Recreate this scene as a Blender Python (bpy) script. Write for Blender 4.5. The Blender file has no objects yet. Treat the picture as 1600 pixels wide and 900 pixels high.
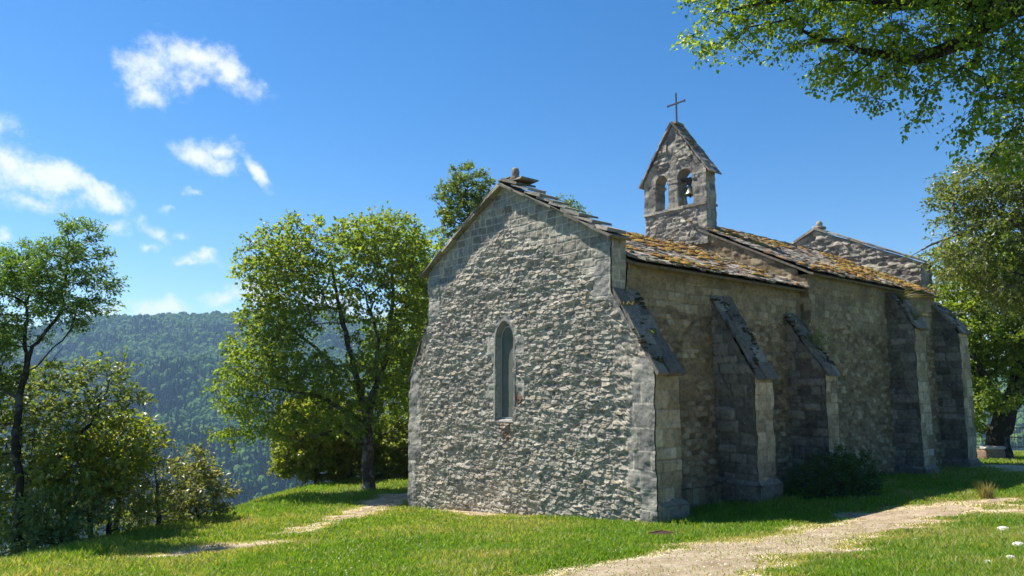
import bpy, math, random
import numpy as np
from math import sin, cos, pi, radians, atan2, asin, sqrt
from mathutils import Vector, Matrix

# ------------------------------------------------------------------ camera, sky, sun, exposure
SC = bpy.context.scene
COL = SC.collection
FOC, HOR = 1165.0, 605.0
PITCH = math.atan((HOR - 450) / FOC)
AX = radians(49.8)
HD = np.array([cos(AX), sin(AX), 0.0]); RT = np.array([sin(AX), -cos(AX), 0.0]); UP = np.array([0, 0, 1.0])
FW = HD * cos(PITCH) + UP * sin(PITCH); UU = -HD * sin(PITCH) + UP * cos(PITCH)
CAM = np.array([-11.8705, -9.6074, 2.6922])

def ray(px, py):
    d = FW * FOC + RT * (px - 800) - UU * (py - 450)
    return d / np.linalg.norm(d)

def at(px, py, depth):
    """world point seen in the direction (px,py) at a level distance depth"""
    r = ray(px, py); return CAM + r / (r @ HD) * depth

cam = bpy.data.objects.new('camera', bpy.data.cameras.new('camera')); COL.objects.link(cam)
cam.data.sensor_width = 36.0; cam.data.lens = 36.0 * FOC / 1600
cam.data.clip_start = 0.1; cam.data.clip_end = 20000
M = Matrix(((RT[0], UU[0], -FW[0], CAM[0]), (RT[1], UU[1], -FW[1], CAM[1]), (RT[2], UU[2], -FW[2], CAM[2]), (0, 0, 0, 1)))
cam.matrix_world = M
SC.camera = cam

SUN = np.array([-0.42, 1.0, 1.57]); SUN /= np.linalg.norm(SUN)
SUN_EL = asin(SUN[2]); SUN_AZ = atan2(SUN[0], SUN[1])
sl = bpy.data.lights.new('sun', 'SUN'); sl.energy = 5.0; sl.angle = radians(0.5); sl.color = (1.0, 0.94, 0.84)
so = bpy.data.objects.new('sun', sl); COL.objects.link(so)
so.rotation_euler = Vector(-SUN).to_track_quat('-Z', 'Y').to_euler()
so.location = (0, 0, 60)

SC.view_settings.view_transform = 'Standard'; SC.view_settings.look = 'None'
SC.view_settings.gamma = 1.0; SC.view_settings.use_curve_mapping = False
SC.view_settings.exposure = 1.02

def NN(nt, typ, **kw):
    n = nt.nodes.new(typ)
    for k, v in kw.items():
        if k.startswith('i_'): n.inputs[k[2:].replace('_', ' ')].default_value = v
        else: setattr(n, k, v)
    return n

def mth(nt, op, a, b=None, c=None, clamp=False):
    n = nt.nodes.new('ShaderNodeMath'); n.operation = op; n.use_clamp = clamp
    for i, v in enumerate((a, b, c)):
        if v is None: continue
        if isinstance(v, (int, float)): n.inputs[i].default_value = v
        else: nt.links.new(v, n.inputs[i])
    return n.outputs[0]

W = bpy.data.worlds.new('World'); SC.world = W; W.use_nodes = True
wn = W.node_tree; wn.nodes.clear()
out = wn.nodes.new('ShaderNodeOutputWorld'); bg = wn.nodes.new('ShaderNodeBackground')
sky = wn.nodes.new('ShaderNodeTexSky'); sky.sky_type = 'NISHITA'; sky.sun_disc = False
sky.sun_elevation = SUN_EL; sky.sun_rotation = SUN_AZ; sky.altitude = 600; sky.air_density = 1.0; sky.dust_density = 0.15; sky.ozone_density = 2.0
hs = NN(wn, 'ShaderNodeHueSaturation'); hs.inputs['Saturation'].default_value = 1.38; hs.inputs['Value'].default_value = 1.0; hs.inputs['Hue'].default_value = 0.502
wn.links.new(sky.outputs[0], hs.inputs['Color'])
bg.inputs['Strength'].default_value = 0.079
tc = wn.nodes.new('ShaderNodeTexCoord')
sx = wn.nodes.new('ShaderNodeSeparateXYZ'); wn.links.new(tc.outputs['Generated'], sx.inputs[0])
az = mth(wn, 'ARCTAN2', sx.outputs[0], sx.outputs[1]); el = mth(wn, 'ARCSINE', sx.outputs[2])
cv = wn.nodes.new('ShaderNodeCombineXYZ'); wn.links.new(az, cv.inputs[0]); wn.links.new(el, cv.inputs[1])
# slightly warped coordinates make ragged outlines
nz0 = NN(wn, 'ShaderNodeTexNoise'); nz0.inputs['Scale'].default_value = 22; nz0.inputs['Detail'].default_value = 3
wn.links.new(tc.outputs['Generated'], nz0.inputs['Vector'])
vs = wn.nodes.new('ShaderNodeVectorMath'); vs.operation = 'SUBTRACT'; wn.links.new(nz0.outputs['Color'], vs.inputs[0]); vs.inputs[1].default_value = (.5, .5, .5)
vm = wn.nodes.new('ShaderNodeVectorMath'); vm.operation = 'MULTIPLY_ADD'; wn.links.new(vs.outputs[0], vm.inputs[0]); vm.inputs[1].default_value = (.045, .045, 0); wn.links.new(cv.outputs[0], vm.inputs[2])
# clouds: centre, half sizes, tilt, weight
CL = [(245, 105, 56, 46, 10, 1.0), (310, 92, 60, 30, 0, 1.0), (365, 112, 52, 26, 18, .9), (240, 150, 34, 20, 10, .8), (290, 118, 50, 26, -8, .8), (215, 130, 40, 12, -8, .5),
      (325, 252, 50, 22, 15, .95), (350, 232, 34, 18, -10, .9), (405, 272, 34, 14, 48, .85),
      (20, 260, 70, 34, 28, 1.0), (100, 283, 70, 26, 14, 1.0), (155, 300, 48, 19, 26, .9), (45, 316, 42, 16, 8, .85), (-60, 250, 90, 60, 0, 1),
      (185, 355, 24, 14, 20, .7), (240, 360, 28, 13, 35, .7), (230, 384, 20, 9, 5, .6), (315, 404, 24, 10, 5, .8), (286, 405, 14, 8, 0, .65), (288, 367, 15, 6, 10, .5), (262, 322, 14, 6, 10, .5), (310, 302, 18, 8, 0, .55),
      (260, 482, 46, 17, 2, 1.0), (345, 460, 42, 18, -12, .95), (175, 493, 50, 12, 3, .9), (372, 490, 36, 10, 0, .8), (408, 460, 45, 24, 20, 1.0),
      (540, 355, 24, 12, -15, .8), (520, 480, 70, 40, 10, 1.0), (5, 376, 18, 12, 0, .7), (600, 500, 60, 30, 0, .9),
      (1500, 470, 90, 45, 0, .9), (1590, 420, 60, 40, 0, .8), (1450, 490, 50, 25, 0, .6)]
best = None
for (px, py, a, b, t, w) in CL:
    r = ray(px, py); ra = ray(px + 6, py)
    c = (atan2(r[0], r[1]), asin(r[2])); sc_ = cos(asin(r[2]))
    mp = wn.nodes.new('ShaderNodeMapping'); mp.vector_type = 'TEXTURE'
    mp.inputs['Location'].default_value = (c[0], c[1], 0); mp.inputs['Rotation'].default_value = (0, 0, -radians(t))
    mp.inputs['Scale'].default_value = (a * 1.3 / 1250 / sc_, b * 1.3 / 1250, 1)
    wn.links.new(vm.outputs[0], mp.inputs['Vector'])
    ln = wn.nodes.new('ShaderNodeVectorMath'); ln.operation = 'LENGTH'; wn.links.new(mp.outputs[0], ln.inputs[0])
    v = mth(wn, 'MULTIPLY_ADD', ln.outputs['Value'], -w, w)
    best = v if best is None else mth(wn, 'MAXIMUM', best, v)
nz = NN(wn, 'ShaderNodeTexNoise'); nz.inputs['Scale'].default_value = 26; nz.inputs['Detail'].default_value = 9; nz.inputs['Roughness'].default_value = .72
wn.links.new(tc.outputs['Generated'], nz.inputs['Vector'])
d1 = mth(wn, 'MULTIPLY_ADD', nz.outputs['Fac'], 2.0, -1.06)
d2 = mth(wn, 'ADD', d1, best)
mr = NN(wn, 'ShaderNodeMapRange'); mr.interpolation_type = 'SMOOTHSTEP'
mr.inputs['From Min'].default_value = 0.0; mr.inputs['From Max'].default_value = 0.95; mr.inputs['To Max'].default_value = .93
wn.links.new(d2, mr.inputs['Value'])
gate = NN(wn, 'ShaderNodeMapRange'); gate.inputs['From Min'].default_value = -.1; gate.inputs['From Max'].default_value = .15
wn.links.new(best, gate.inputs['Value'])
mk = mth(wn, 'MULTIPLY', mr.outputs[0], gate.outputs[0])
mixc = NN(wn, 'ShaderNodeMix', data_type='RGBA')
wn.links.new(mk, mixc.inputs[0]); wn.links.new(hs.outputs[0], mixc.inputs[6]); mixc.inputs[7].default_value = (7.0, 7.2, 7.5, 1)
wn.links.new(mixc.outputs[2], bg.inputs['Color']); wn.links.new(bg.outputs[0], out.inputs['Surface'])

# ------------------------------------------------------------------ helpers
def tag(o, label=None, cat=None, group=None, kind=None):
    if label: o['label'] = label
    if cat: o['category'] = cat
    if group: o['group'] = group
    if kind: o['kind'] = kind
    return o

def empty(name, loc, label, cat, group=None):
    o = bpy.data.objects.new(name, None); COL.objects.link(o); o.location = [float(v) for v in loc]
    o.empty_display_size = .3
    return tag(o, label, cat, group)

class MB:
    """collects vertices, faces and per-vertex attributes, then links ONE mesh object"""
    def __init__(s): s.V = []; s.F3 = []; s.F4 = []; s.A = {}; s.n = 0
    def add(s, V, F4=None, F3=None, **attr):
        V = np.asarray(V, float).reshape(-1, 3); k = len(V)
        s.V.append(V)
        if F4 is not None and len(F4): s.F4.append(np.asarray(F4, np.int64) + s.n)
        if F3 is not None and len(F3): s.F3.append(np.asarray(F3, np.int64) + s.n)
        for a in set(list(attr) + list(s.A)):
            if a not in s.A: s.A[a] = [np.zeros(s.n)]
            v = attr.get(a, 0.0)
            s.A[a].append(np.full(k, v, float) if np.isscalar(v) else np.asarray(v, float).ravel())
        s.n += k
    def box(s, c, size, R=None, jit=0, rng=None, **attr):
        v = np.array([[x, y, z] for x in (-.5, .5) for y in (-.5, .5) for z in (-.5, .5)]) * np.array(size)
        if jit: v = v + rng.uniform(-jit, jit, v.shape)
        if R is not None: v = v @ np.asarray(R).T
        s.add(v + np.array(c), F4=[[0, 1, 3, 2], [4, 6, 7, 5], [0, 4, 5, 1], [2, 3, 7, 6], [0, 2, 6, 4], [1, 5, 7, 3]], **attr)
    def build(s, name, mat, parent=None, smooth=False):
        me = bpy.data.meshes.new(name)
        V = np.concatenate(s.V) if s.V else np.zeros((0, 3))
        if parent is not None: V = V - np.array(parent_loc(parent))
        f4 = np.concatenate(s.F4) if s.F4 else np.zeros((0, 4), int)
        f3 = np.concatenate(s.F3) if s.F3 else np.zeros((0, 3), int)
        me.vertices.add(len(V)); me.vertices.foreach_set('co', V.astype(np.float32).ravel())
        L = np.concatenate([f4.ravel(), f3.ravel()]).astype(np.int32)
        me.loops.add(len(L)); me.loops.foreach_set('vertex_index', L)
        st = np.concatenate([np.arange(len(f4)) * 4, len(f4) * 4 + np.arange(len(f3)) * 3]).astype(np.int32)
        me.polygons.add(len(st)); me.polygons.foreach_set('loop_start', st)
        me.polygons.foreach_set('loop_total', np.concatenate([np.full(len(f4), 4), np.full(len(f3), 3)]).astype(np.int32))
        me.polygons.foreach_set('use_smooth', np.full(len(st), bool(smooth)))
        me.update(calc_edges=True)
        for a, l in s.A.items():
            at_ = me.attributes.new(a, 'FLOAT', 'POINT'); at_.data.foreach_set('value', np.concatenate(l).astype(np.float32))
        me.materials.append(mat)
        o = bpy.data.objects.new(name, me); COL.objects.link(o)
        if parent is not None: o.parent = parent
        return o

def parent_loc(p):
    l = np.array(p.location)
    while p.parent: p = p.parent; l = l + np.array(p.location)
    return l

# value noise in numpy
_r = np.random.RandomState(7); LAT = _r.rand(256, 256); LAT3 = _r.rand(64, 64, 64)
def vn(x, y):
    xi = np.floor(x).astype(int); yi = np.floor(y).astype(int); fx = x - xi; fy = y - yi
    fx = fx * fx * (3 - 2 * fx); fy = fy * fy * (3 - 2 * fy)
    g = lambda a, b: LAT[a % 256, b % 256]
    return (g(xi, yi) * (1 - fx) + g(xi + 1, yi) * fx) * (1 - fy) + (g(xi, yi + 1) * (1 - fx) + g(xi + 1, yi + 1) * fx) * fy
def fbm(x, y, o=4):
    s = 0; a = .5; t = 0
    for i in range(o): s = s + a * vn(x + 17.3 * i, y + 9.1 * i); t += a; a *= .5; x = x * 2.03; y = y * 2.03
    return s / t
def sst(a, b, x):
    t = np.clip((x - a) / (b - a), 0, 1); return t * t * (3 - 2 * t)

# ------------------------------------------------------------------ materials
def newmat(name):
    m = bpy.data.materials.new(name); m.use_nodes = True; nt = m.node_tree; nt.nodes.clear()
    o = nt.nodes.new('ShaderNodeOutputMaterial'); return m, nt, o

def ramp(nt, fac, stops, interp='LINEAR'):
    r = nt.nodes.new('ShaderNodeValToRGB'); r.color_ramp.interpolation = interp
    while len(r.color_ramp.elements) < len(stops): r.color_ramp.elements.new(.5)
    for e, (p, c) in zip(r.color_ramp.elements, stops): e.position = p; e.color = (*c, 1)
    nt.links.new(fac, r.inputs[0]); return r.outputs[0]

def mixrgb(nt, fac, a, b, mode='MIX'):
    n = nt.nodes.new('ShaderNodeMix'); n.data_type = 'RGBA'; n.blend_type = mode
    for i, v in ((0, fac), (6, a), (7, b)):
        if isinstance(v, (int, float)): n.inputs[i].default_value = v
        elif isinstance(v, tuple): n.inputs[i].default_value = (*v, 1)
        else: nt.links.new(v, n.inputs[i])
    return n.outputs[2]

def attr(nt, name):
    a = nt.nodes.new('ShaderNodeAttribute'); a.attribute_name = name; return a.outputs['Fac']

def noise(nt, scale, detail=4, rough=.55, vec=None, dist=0):
    n = nt.nodes.new('ShaderNodeTexNoise'); n.inputs['Scale'].default_value = scale; n.inputs['Detail'].default_value = detail
    n.inputs['Roughness'].default_value = rough; n.inputs['Distortion'].default_value = dist
    if vec is None:
        g = nt.nodes.new('ShaderNodeNewGeometry'); vec = g.outputs['Position']
    nt.links.new(vec, n.inputs['Vector']); return n.outputs['Fac']

def princ(nt, o, col, rough=.9, bump=None, bstr=.3, bdist=.01, spec=.3):
    p = nt.nodes.new('ShaderNodeBsdfPrincipled')
    if isinstance(col, tuple): p.inputs['Base Color'].default_value = (*col, 1)
    else: nt.links.new(col, p.inputs['Base Color'])
    if isinstance(rough, (int, float)): p.inputs['Roughness'].default_value = rough
    else: nt.links.new(rough, p.inputs['Roughness'])
    p.inputs['Specular IOR Level'].default_value = spec
    if bump is not None:
        b = nt.nodes.new('ShaderNodeBump'); b.inputs['Strength'].default_value = bstr; b.inputs['Distance'].default_value = bdist
        nt.links.new(bump, b.inputs['Height']); nt.links.new(b.outputs[0], p.inputs['Normal'])
    nt.links.new(p.outputs[0], o.inputs['Surface']); return p

def stone_mat(name, cols, mortar, lichen=.35, bstr=.6, dark=.5):
    """masonry: colour per stone (attribute srand), mortar between (mask), ashlar (ash), rust (rust)"""
    m, nt, o = newmat(name)
    c = ramp(nt, attr(nt, 'srand'), cols)
    n1 = noise(nt, 9, 6, .65); n2 = noise(nt, 45, 5, .7); n3 = noise(nt, 1.3, 5, .6)
    c = mixrgb(nt, attr(nt, 'ash'), c, ramp(nt, attr(nt, 'srand'), [(0, (.22, .215, .195)), (.5, (.30, .29, .255)), (1, (.38, .36, .30))]))
    c = mixrgb(nt, attr(nt, 'mask'), mortar, c)
    blot = ramp(nt, n1, [(.35, (.55, .55, .56)), (.5, (1, 1, 1)), (.68, (1.22, 1.2, 1.15))])
    c = mixrgb(nt, .75, c, blot, 'MULTIPLY')
    sp = ramp(nt, n2, [(.38, (.7, .7, .7)), (.52, (1, 1, 1)), (.66, (1.25, 1.25, 1.22))])
    c = mixrgb(nt, .7, c, sp, 'MULTIPLY')
    big = ramp(nt, n3, [(.34, (1 - dark, 1 - dark, 1 - dark * .9)), (.55, (1, 1, 1))])
    c = mixrgb(nt, .7, c, big, 'MULTIPLY')
    # pale lichen spots
    v = nt.nodes.new('ShaderNodeTexVoronoi'); v.inputs['Scale'].default_value = 6.5
    g = nt.nodes.new('ShaderNodeNewGeometry'); nt.links.new(g.outputs['Position'], v.inputs['Vector'])
    lf = mth(nt, 'MULTIPLY', mth(nt, 'LESS_THAN', mth(nt, 'MULTIPLY_ADD', n2, .25, v.outputs['Distance']), .24), lichen)
    c = mixrgb(nt, lf, c, (.46, .46, .43))
    c = mixrgb(nt, attr(nt, 'rust'), c, (.17, .075, .04))
    hsum = mth(nt, 'MULTIPLY_ADD', n2, .45, mth(nt, 'MULTIPLY', n1, .8))
    princ(nt, o, c, .93, hsum, bstr, .03, .2)
    return m

GREYS = [(0, (.24, .215, .172)), (.25, (.31, .282, .228)), (.5, (.365, .335, .272)), (.8, (.43, .395, .322)), (1, (.40, .335, .24))]
TANS = [(0, (.155, .118, .07)), (.3, (.225, .175, .105)), (.6, (.29, .228, .14)), (.85, (.36, .29, .18)), (1, (.47, .39, .26))]
M_GABLE = stone_mat('rubble_stone', GREYS, (.60, .545, .44), .3, .8, .35)
M_SIDE = stone_mat('tan_masonry', TANS, (.25, .20, .125), .1, .5)
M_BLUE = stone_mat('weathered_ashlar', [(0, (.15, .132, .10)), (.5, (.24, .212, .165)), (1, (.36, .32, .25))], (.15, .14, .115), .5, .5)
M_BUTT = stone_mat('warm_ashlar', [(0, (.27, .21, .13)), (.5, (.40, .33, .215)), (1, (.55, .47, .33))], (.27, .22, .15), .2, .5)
M_BELF = stone_mat('belfry_stone', [(0, (.19, .175, .15)), (.5, (.31, .285, .24)), (1, (.43, .39, .31))], (.30, .275, .23), .3, .7)

def slab_mat(name, warm):
    m, nt, o = newmat(name)
    c = ramp(nt, attr(nt, 'srand'), [(0, (.12, .105, .085)), (.25, (.19, .17, .14)), (.5, (.29, .265, .22)), (.75, (.38, .35, .29)), (.9, (.25, .15, .085)), (1, (.38, .22, .08))])
    n1 = noise(nt, 11, 6, .7); n2 = noise(nt, 60, 4, .7); n3 = noise(nt, 2.1, 5, .65)
    moss = ramp(nt, n2, [(.3, (.13, .085, .03)), (.5, (.28, .15, .05)), (.7, (.46, .28, .09))])
    mf = ramp(nt, mth(nt, 'MULTIPLY_ADD', n3, .6, mth(nt, 'MULTIPLY', n1, .5)), [(.585 if warm else .62, (0, 0, 0)), (.70 if warm else .72, (1, 1, 1))])
    c = mixrgb(nt, mth(nt, 'MULTIPLY', mf, .65 if warm else .4), c, moss)
    c = mixrgb(nt, .8, c, ramp(nt, n1, [(.35, (.5, .5, .5)), (.5, (1, 1, 1)), (.65, (1.3, 1.3, 1.27))]), 'MULTIPLY')
    princ(nt, o, c, .9, mth(nt, 'ADD', n1, n2), .7, .02, .25)
    return m
M_SLAB = slab_mat('lichened_roof_slab', True); M_COPE = slab_mat('grey_stone_slab', False)
def moss_mat():
    m, nt, o = newmat('ochre_moss')
    n = noise(nt, 35, 5, .7)
    c = ramp(nt, attr(nt, 'srand'), [(0, (.12, .075, .03)), (.35, (.28, .145, .045)), (.7, (.44, .27, .08)), (1, (.22, .19, .06))])
    c = mixrgb(nt, .8, c, ramp(nt, n, [(.35, (.45, .45, .45)), (.6, (1.3, 1.3, 1.2))]), 'MULTIPLY')
    princ(nt, o, c, 1.0, n, 1.0, .03, .05); return m
M_MOSS = moss_mat()

def simple_mat(name, col, rough=.8, var=.3, scale=20, metal=0, bump=.3, spec=.4):
    m, nt, o = newmat(name)
    n = noise(nt, scale, 5, .65)
    c = mixrgb(nt, 1.0, col, ramp(nt, n, [(.3, (1 - var,) * 3), (.7, (1 + var,) * 3)]), 'MULTIPLY')
    p = princ(nt, o, c, rough, n, bump, .01, spec); p.inputs['Metallic'].default_value = metal; return m

M_DMOSS = simple_mat('dark_moss', (.06, .055, .035), 1.0, .5, 30, spec=.05)

def leaf_mat(name, stops, trans=.45, gloss=.35, rough=.42):
    m, nt, o = newmat(name)
    r = attr(nt, 'rnd')
    c = ramp(nt, r, stops)
    p = nt.nodes.new('ShaderNodeBsdfPrincipled'); nt.links.new(c, p.inputs['Base Color'])
    p.inputs['Roughness'].default_value = rough; p.inputs['Specular IOR Level'].default_value = gloss
    t = nt.nodes.new('ShaderNodeBsdfTranslucent')
    tcx = mixrgb(nt, 1.0, c, (2.0, 1.9, .75), 'MULTIPLY'); nt.links.new(tcx, t.inputs['Color'])
    mx = nt.nodes.new('ShaderNodeMixShader'); mx.inputs[0].default_value = trans
    nt.links.new(p.outputs[0], mx.inputs[1]); nt.links.new(t.outputs[0], mx.inputs[2]); nt.links.new(mx.outputs[0], o.inputs['Surface'])
    return m

def bark_mat(name, a, b, lich=(.34, .35, .31), lf=.4):
    m, nt, o = newmat(name)
    n = noise(nt, 14, 6, .7); n2 = noise(nt, 3.5, 4, .6)
    c = ramp(nt, n, [(.3, a), (.7, b)])
    c = mixrgb(nt, mth(nt, 'MULTIPLY', ramp(nt, n2, [(.52, (0, 0, 0)), (.6, (1, 1, 1))]), lf), c, lich)
    princ(nt, o, c, .95, n, 1.0, .03, .1); return m
M_BARK = bark_mat('rough_grey_bark', (.035, .03, .024), (.11, .095, .075))
M_BARKD = bark_mat('dark_bark', (.02, .017, .014), (.06, .05, .04), lf=.2)

# ------------------------------------------------------------------ terrain
CP = [(-11.87, -9.6, 1.09), (-6.51, -3.27, .69), (-4.4, -7.41, 1.13), (0, 0, 0), (0, 9, -.72), (0, 4.7, -.36), (4, 0, .1), (7.3, 0, .1), (13, 0, 0), (17, 0, -.05),
      (-10.46, 2.29, .36), (-8.15, 5.58, -.03), (-4.44, 8.99, -.42), (1.18, 13.4, -.75), (3.3, 14.2, -.79), (10, 14, -.7), (20, 5, -.2), (24, 0, -.15), (21, -8, .6), (10, -12, 1.3),
      (0, -14, 1.7), (-14, -16, 1.4), (-18, -8, 1.0), (8.93, -3.62, .2), (3.0, -3.2, .22), (-3.5, 4.5, -.1), (9, 9, -.5)]
CPa = np.array(CP)
def _rbf():
    n = len(CPa); D = np.linalg.norm(CPa[:, None, :2] - CPa[None, :, :2], axis=2)
    A = np.zeros((n + 3, n + 3)); A[:n, :n] = D; P = np.c_[np.ones(n), CPa[:, :2]]; A[:n, n:] = P; A[n:, :n] = P.T
    A[:n, :n] -= np.eye(n) * .15
    return np.linalg.solve(A, np.r_[CPa[:, 2], 0, 0, 0])
RB = _rbf()
def near_z(x, y):
    x = np.asarray(x, float); y = np.asarray(y, float)
    cx, cy = 3.0, 0.0; r = np.hypot(x - cx, y - cy); k = np.minimum(1, 26 / np.maximum(r, 1e-6)); x = cx + (x - cx) * k; y = cy + (y - cy) * k
    z = RB[-3] + RB[-2] * x + RB[-1] * y
    for (a, b, _), w in zip(CP, RB): z = z + w * np.sqrt((x - a) ** 2 + (y - b) ** 2 + .3)
    return z
CREST = np.array([(-34, -16), (-19, -5), (-12.9, -1.6), (-11.3, .4), (-8.5, 5.3), (-4.8, 9.4), (-1.8, 13), (.8, 16.5), (6, 19), (14, 19), (24, 15), (29, 7), (30, -6), (27, -18), (30, -60), (-40, -60)], float)
def crest_dist(x, y):
    """distance outside the plateau (negative inside)"""
    x = np.asarray(x, float); y = np.asarray(y, float); d = np.full(x.shape, 1e9); ins = np.zeros(x.shape, bool); n = len(CREST)
    for i in range(n):
        a = CREST[i]; b = CREST[(i + 1) % n]; e = b - a; t = np.clip(((x - a[0]) * e[0] + (y - a[1]) * e[1]) / (e @ e), 0, 1)
        d = np.minimum(d, np.hypot(x - a[0] - t * e[0], y - a[1] - t * e[1]))
        c = ((a[1] > y) != (b[1] > y)); xx = (b[0] - a[0]) * (y - a[1]) / ((b[1] - a[1]) if b[1] != a[1] else 1e-9) + a[0]
        ins ^= c & (x < xx)
    return np.where(ins, -d, d)
# skyline of the far ridge: picture direction -> bearing and elevation
SKYL = [(-900, 470), (-300, 520), (0, 528), (80, 515), (150, 502), (220, 501), (300, 499), (380, 496), (440, 490), (510, 484), (560, 508), (640, 535), (760, 545), (900, 555), (1100, 560), (1300, 570), (1500, 585), (1700, 570), (2300, 560)]
_sa = []; _se = []
for p in SKYL:
    r = ray(*p); _sa.append(atan2(r @ RT, r @ HD)); _se.append(r[2] / sqrt(r[0] ** 2 + r[1] ** 2))
FLOOR = -152.0
def terrain(x, y):
    x = np.asarray(x, float); y = np.asarray(y, float)
    z = near_z(x, y); cd = crest_dist(x, y)
    o = np.maximum(cd, 0)
    drop = np.where(o < 5, .06 * o * o + .10 * o, .06 * 25 + .5 + (o - 5) * .62)
    z = z - drop
    dx = x - CAM[0]; dy = y - CAM[1]; R = np.hypot(dx, dy); s = dx * RT[0] + dy * RT[1]; d = dx * HD[0] + dy * HD[1]
    a = np.arctan2(s, d)
    H = np.interp(a, _sa, _se) * 2050
    a0 = 880 + 60 * np.sin(a * 7) + 260 * (fbm(a * 6 + 3, R * 0 + .5, 3) - .5)
    t = np.clip((R - a0) / (2050 - a0), 0, 1)
    prof = t ** .92 * (1 - sst(.86, 1.0, t) * .0)
    fold = (fbm(a * 9 + 30 + R / 900., R / 420. + 4, 4) - .5) * 130 * np.sin(np.clip(t, 0, 1) * pi) * 1.25 + (fbm(x / 130. + 50, y / 130. + 50, 3) - .5) * 40 * np.sin(np.clip(t, 0, 1) * pi)
    far = FLOOR + (H - FLOOR) * prof + fold
    far = np.where(R > 2050, H - (R - 2050) * .25, far)
    far = np.maximum(far, FLOOR)
    return np.where(R < 500, np.maximum(z, FLOOR), np.maximum(np.maximum(z, FLOOR), far))

# path mask (bare, trodden earth) 0..1
def poly_d(x, y, pts):
    d = np.full(np.shape(x), 1e9); w = np.zeros(np.shape(x))
    for (ax_, ay, aw), (bx, by, bw) in zip(pts[:-1], pts[1:]):
        ex, ey = bx - ax_, by - ay; t = np.clip(((x - ax_) * ex + (y - ay) * ey) / (ex * ex + ey * ey), 0, 1)
        q = np.hypot(x - ax_ - t * ex, y - ay - t * ey) - (aw + (bw - aw) * t); d = np.minimum(d, q)
    return d
def gnd(px, py):
    """ground point seen in a direction"""
    r = ray(px, py); lo = 3.0; hi = 60.0; prev = None
    for t in np.arange(3, 70, .15):
        p = CAM + r * t
        if p[2] < float(near_z(p[0], p[1])): return p
    return CAM + r * 60
def P3(lst): return [(*gnd(a, b)[:2], w) for a, b, w in lst]
PATH_MAIN = P3([(980, 940, 1.1), (1060, 892, 1.1), (1180, 858, .95), (1300, 835, .85), (1400, 808, .75), (1490, 792, .55), (1560, 783, .35)])
PATH_LEFT = P3([(480, 832, .02), (540, 808, .14), (590, 785, .30), (640, 775, .5)])
PATCH_L = P3([(275, 868, .35), (345, 858, .55), (400, 852, .3)])
PATCH_W = [(-.25, 7.4, .02), (-.35, 5.2, .16), (-.4, 3.5, .05)]
PATCH_F = P3([(1560, 728, .5), (1640, 735, .8)])
PATCH_R = P3([(1575, 800, .3), (1640, 800, .5)])
def bare(x, y):
    d = np.minimum.reduce([poly_d(x, y, PATH_MAIN), poly_d(x, y, PATH_LEFT), poly_d(x, y, PATCH_L) * 1.3, poly_d(x, y, PATCH_W), poly_d(x, y, PATCH_F), poly_d(x, y, PATCH_R)])
    n = (fbm(x * 1.3, y * 1.3, 5) - .5) * 1.6 + (fbm(x * 6, y * 6, 3) - .5) * .35
    return d + n - .08       # <0 = bare

def warp(u, near, far, p): return near * u + (far - near) * np.sign(u) * np.abs(u) ** p
nu = 620
uu = np.linspace(-1, 1, nu)
S = warp(uu, 34, 3000, 9.0)
vv = np.linspace(-.62, 1, 560); Dd = 12 + warp(vv, 40, 3000, 9.0)
SS, DD = np.meshgrid(S, Dd)
GX = CAM[0] + SS * RT[0] + DD * HD[0]; GY = CAM[1] + SS * RT[1] + DD * HD[1]
GZ = terrain(GX, GY)
def grid_faces(nr, nc):
    i = np.arange(nr - 1)[:, None] * nc + np.arange(nc - 1)[None, :]
    return np.stack([i, i + 1, i + nc + 1, i + nc], -1).reshape(-1, 4)
def ground_mat():
    m, nt, o = newmat('grassy_ground')
    n1 = noise(nt, 1.1, 6, .6); n2 = noise(nt, 25, 5, .7); n3 = noise(nt, .02, 6, .65)
    g = ramp(nt, n2, [(.3, (.05, .07, .016)), (.5, (.10, .13, .03)), (.7, (.18, .175, .06))])
    dry = ramp(nt, noise(nt, 2.2, 6, .65), [(.3, (.33, .25, .16)), (.5, (.48, .38, .255)), (.7, (.62, .51, .37))])
    dry = mixrgb(nt, .8, dry, ramp(nt, noise(nt, 40, 5, .75), [(.35, (.62, .6, .55)), (.5, (1, 1, 1)), (.68, (1.25, 1.25, 1.25))]), 'MULTIPLY')
    c = mixrgb(nt, attr(nt, 'dry'), g, dry)
    f = ramp(nt, n3, [(.35, (.025, .05, .02)), (.65, (.05, .085, .03))])
    c = mixrgb(nt, attr(nt, 'forest'), c, f)
    princ(nt, o, c, 1.0, n2, .6, .03, .1); return m
mb = MB(); br = bare(GX, GY); cdg = crest_dist(GX, GY)
mb.add(np.stack([GX, GY, GZ], -1), F4=grid_faces(len(Dd), nu), dry=np.where(np.hypot(GX, GY) < 60, sst(.42, -.12, br), 0), forest=sst(3, 30, cdg))
tag(mb.build('ground', ground_mat(), smooth=True), kind='structure')

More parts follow.
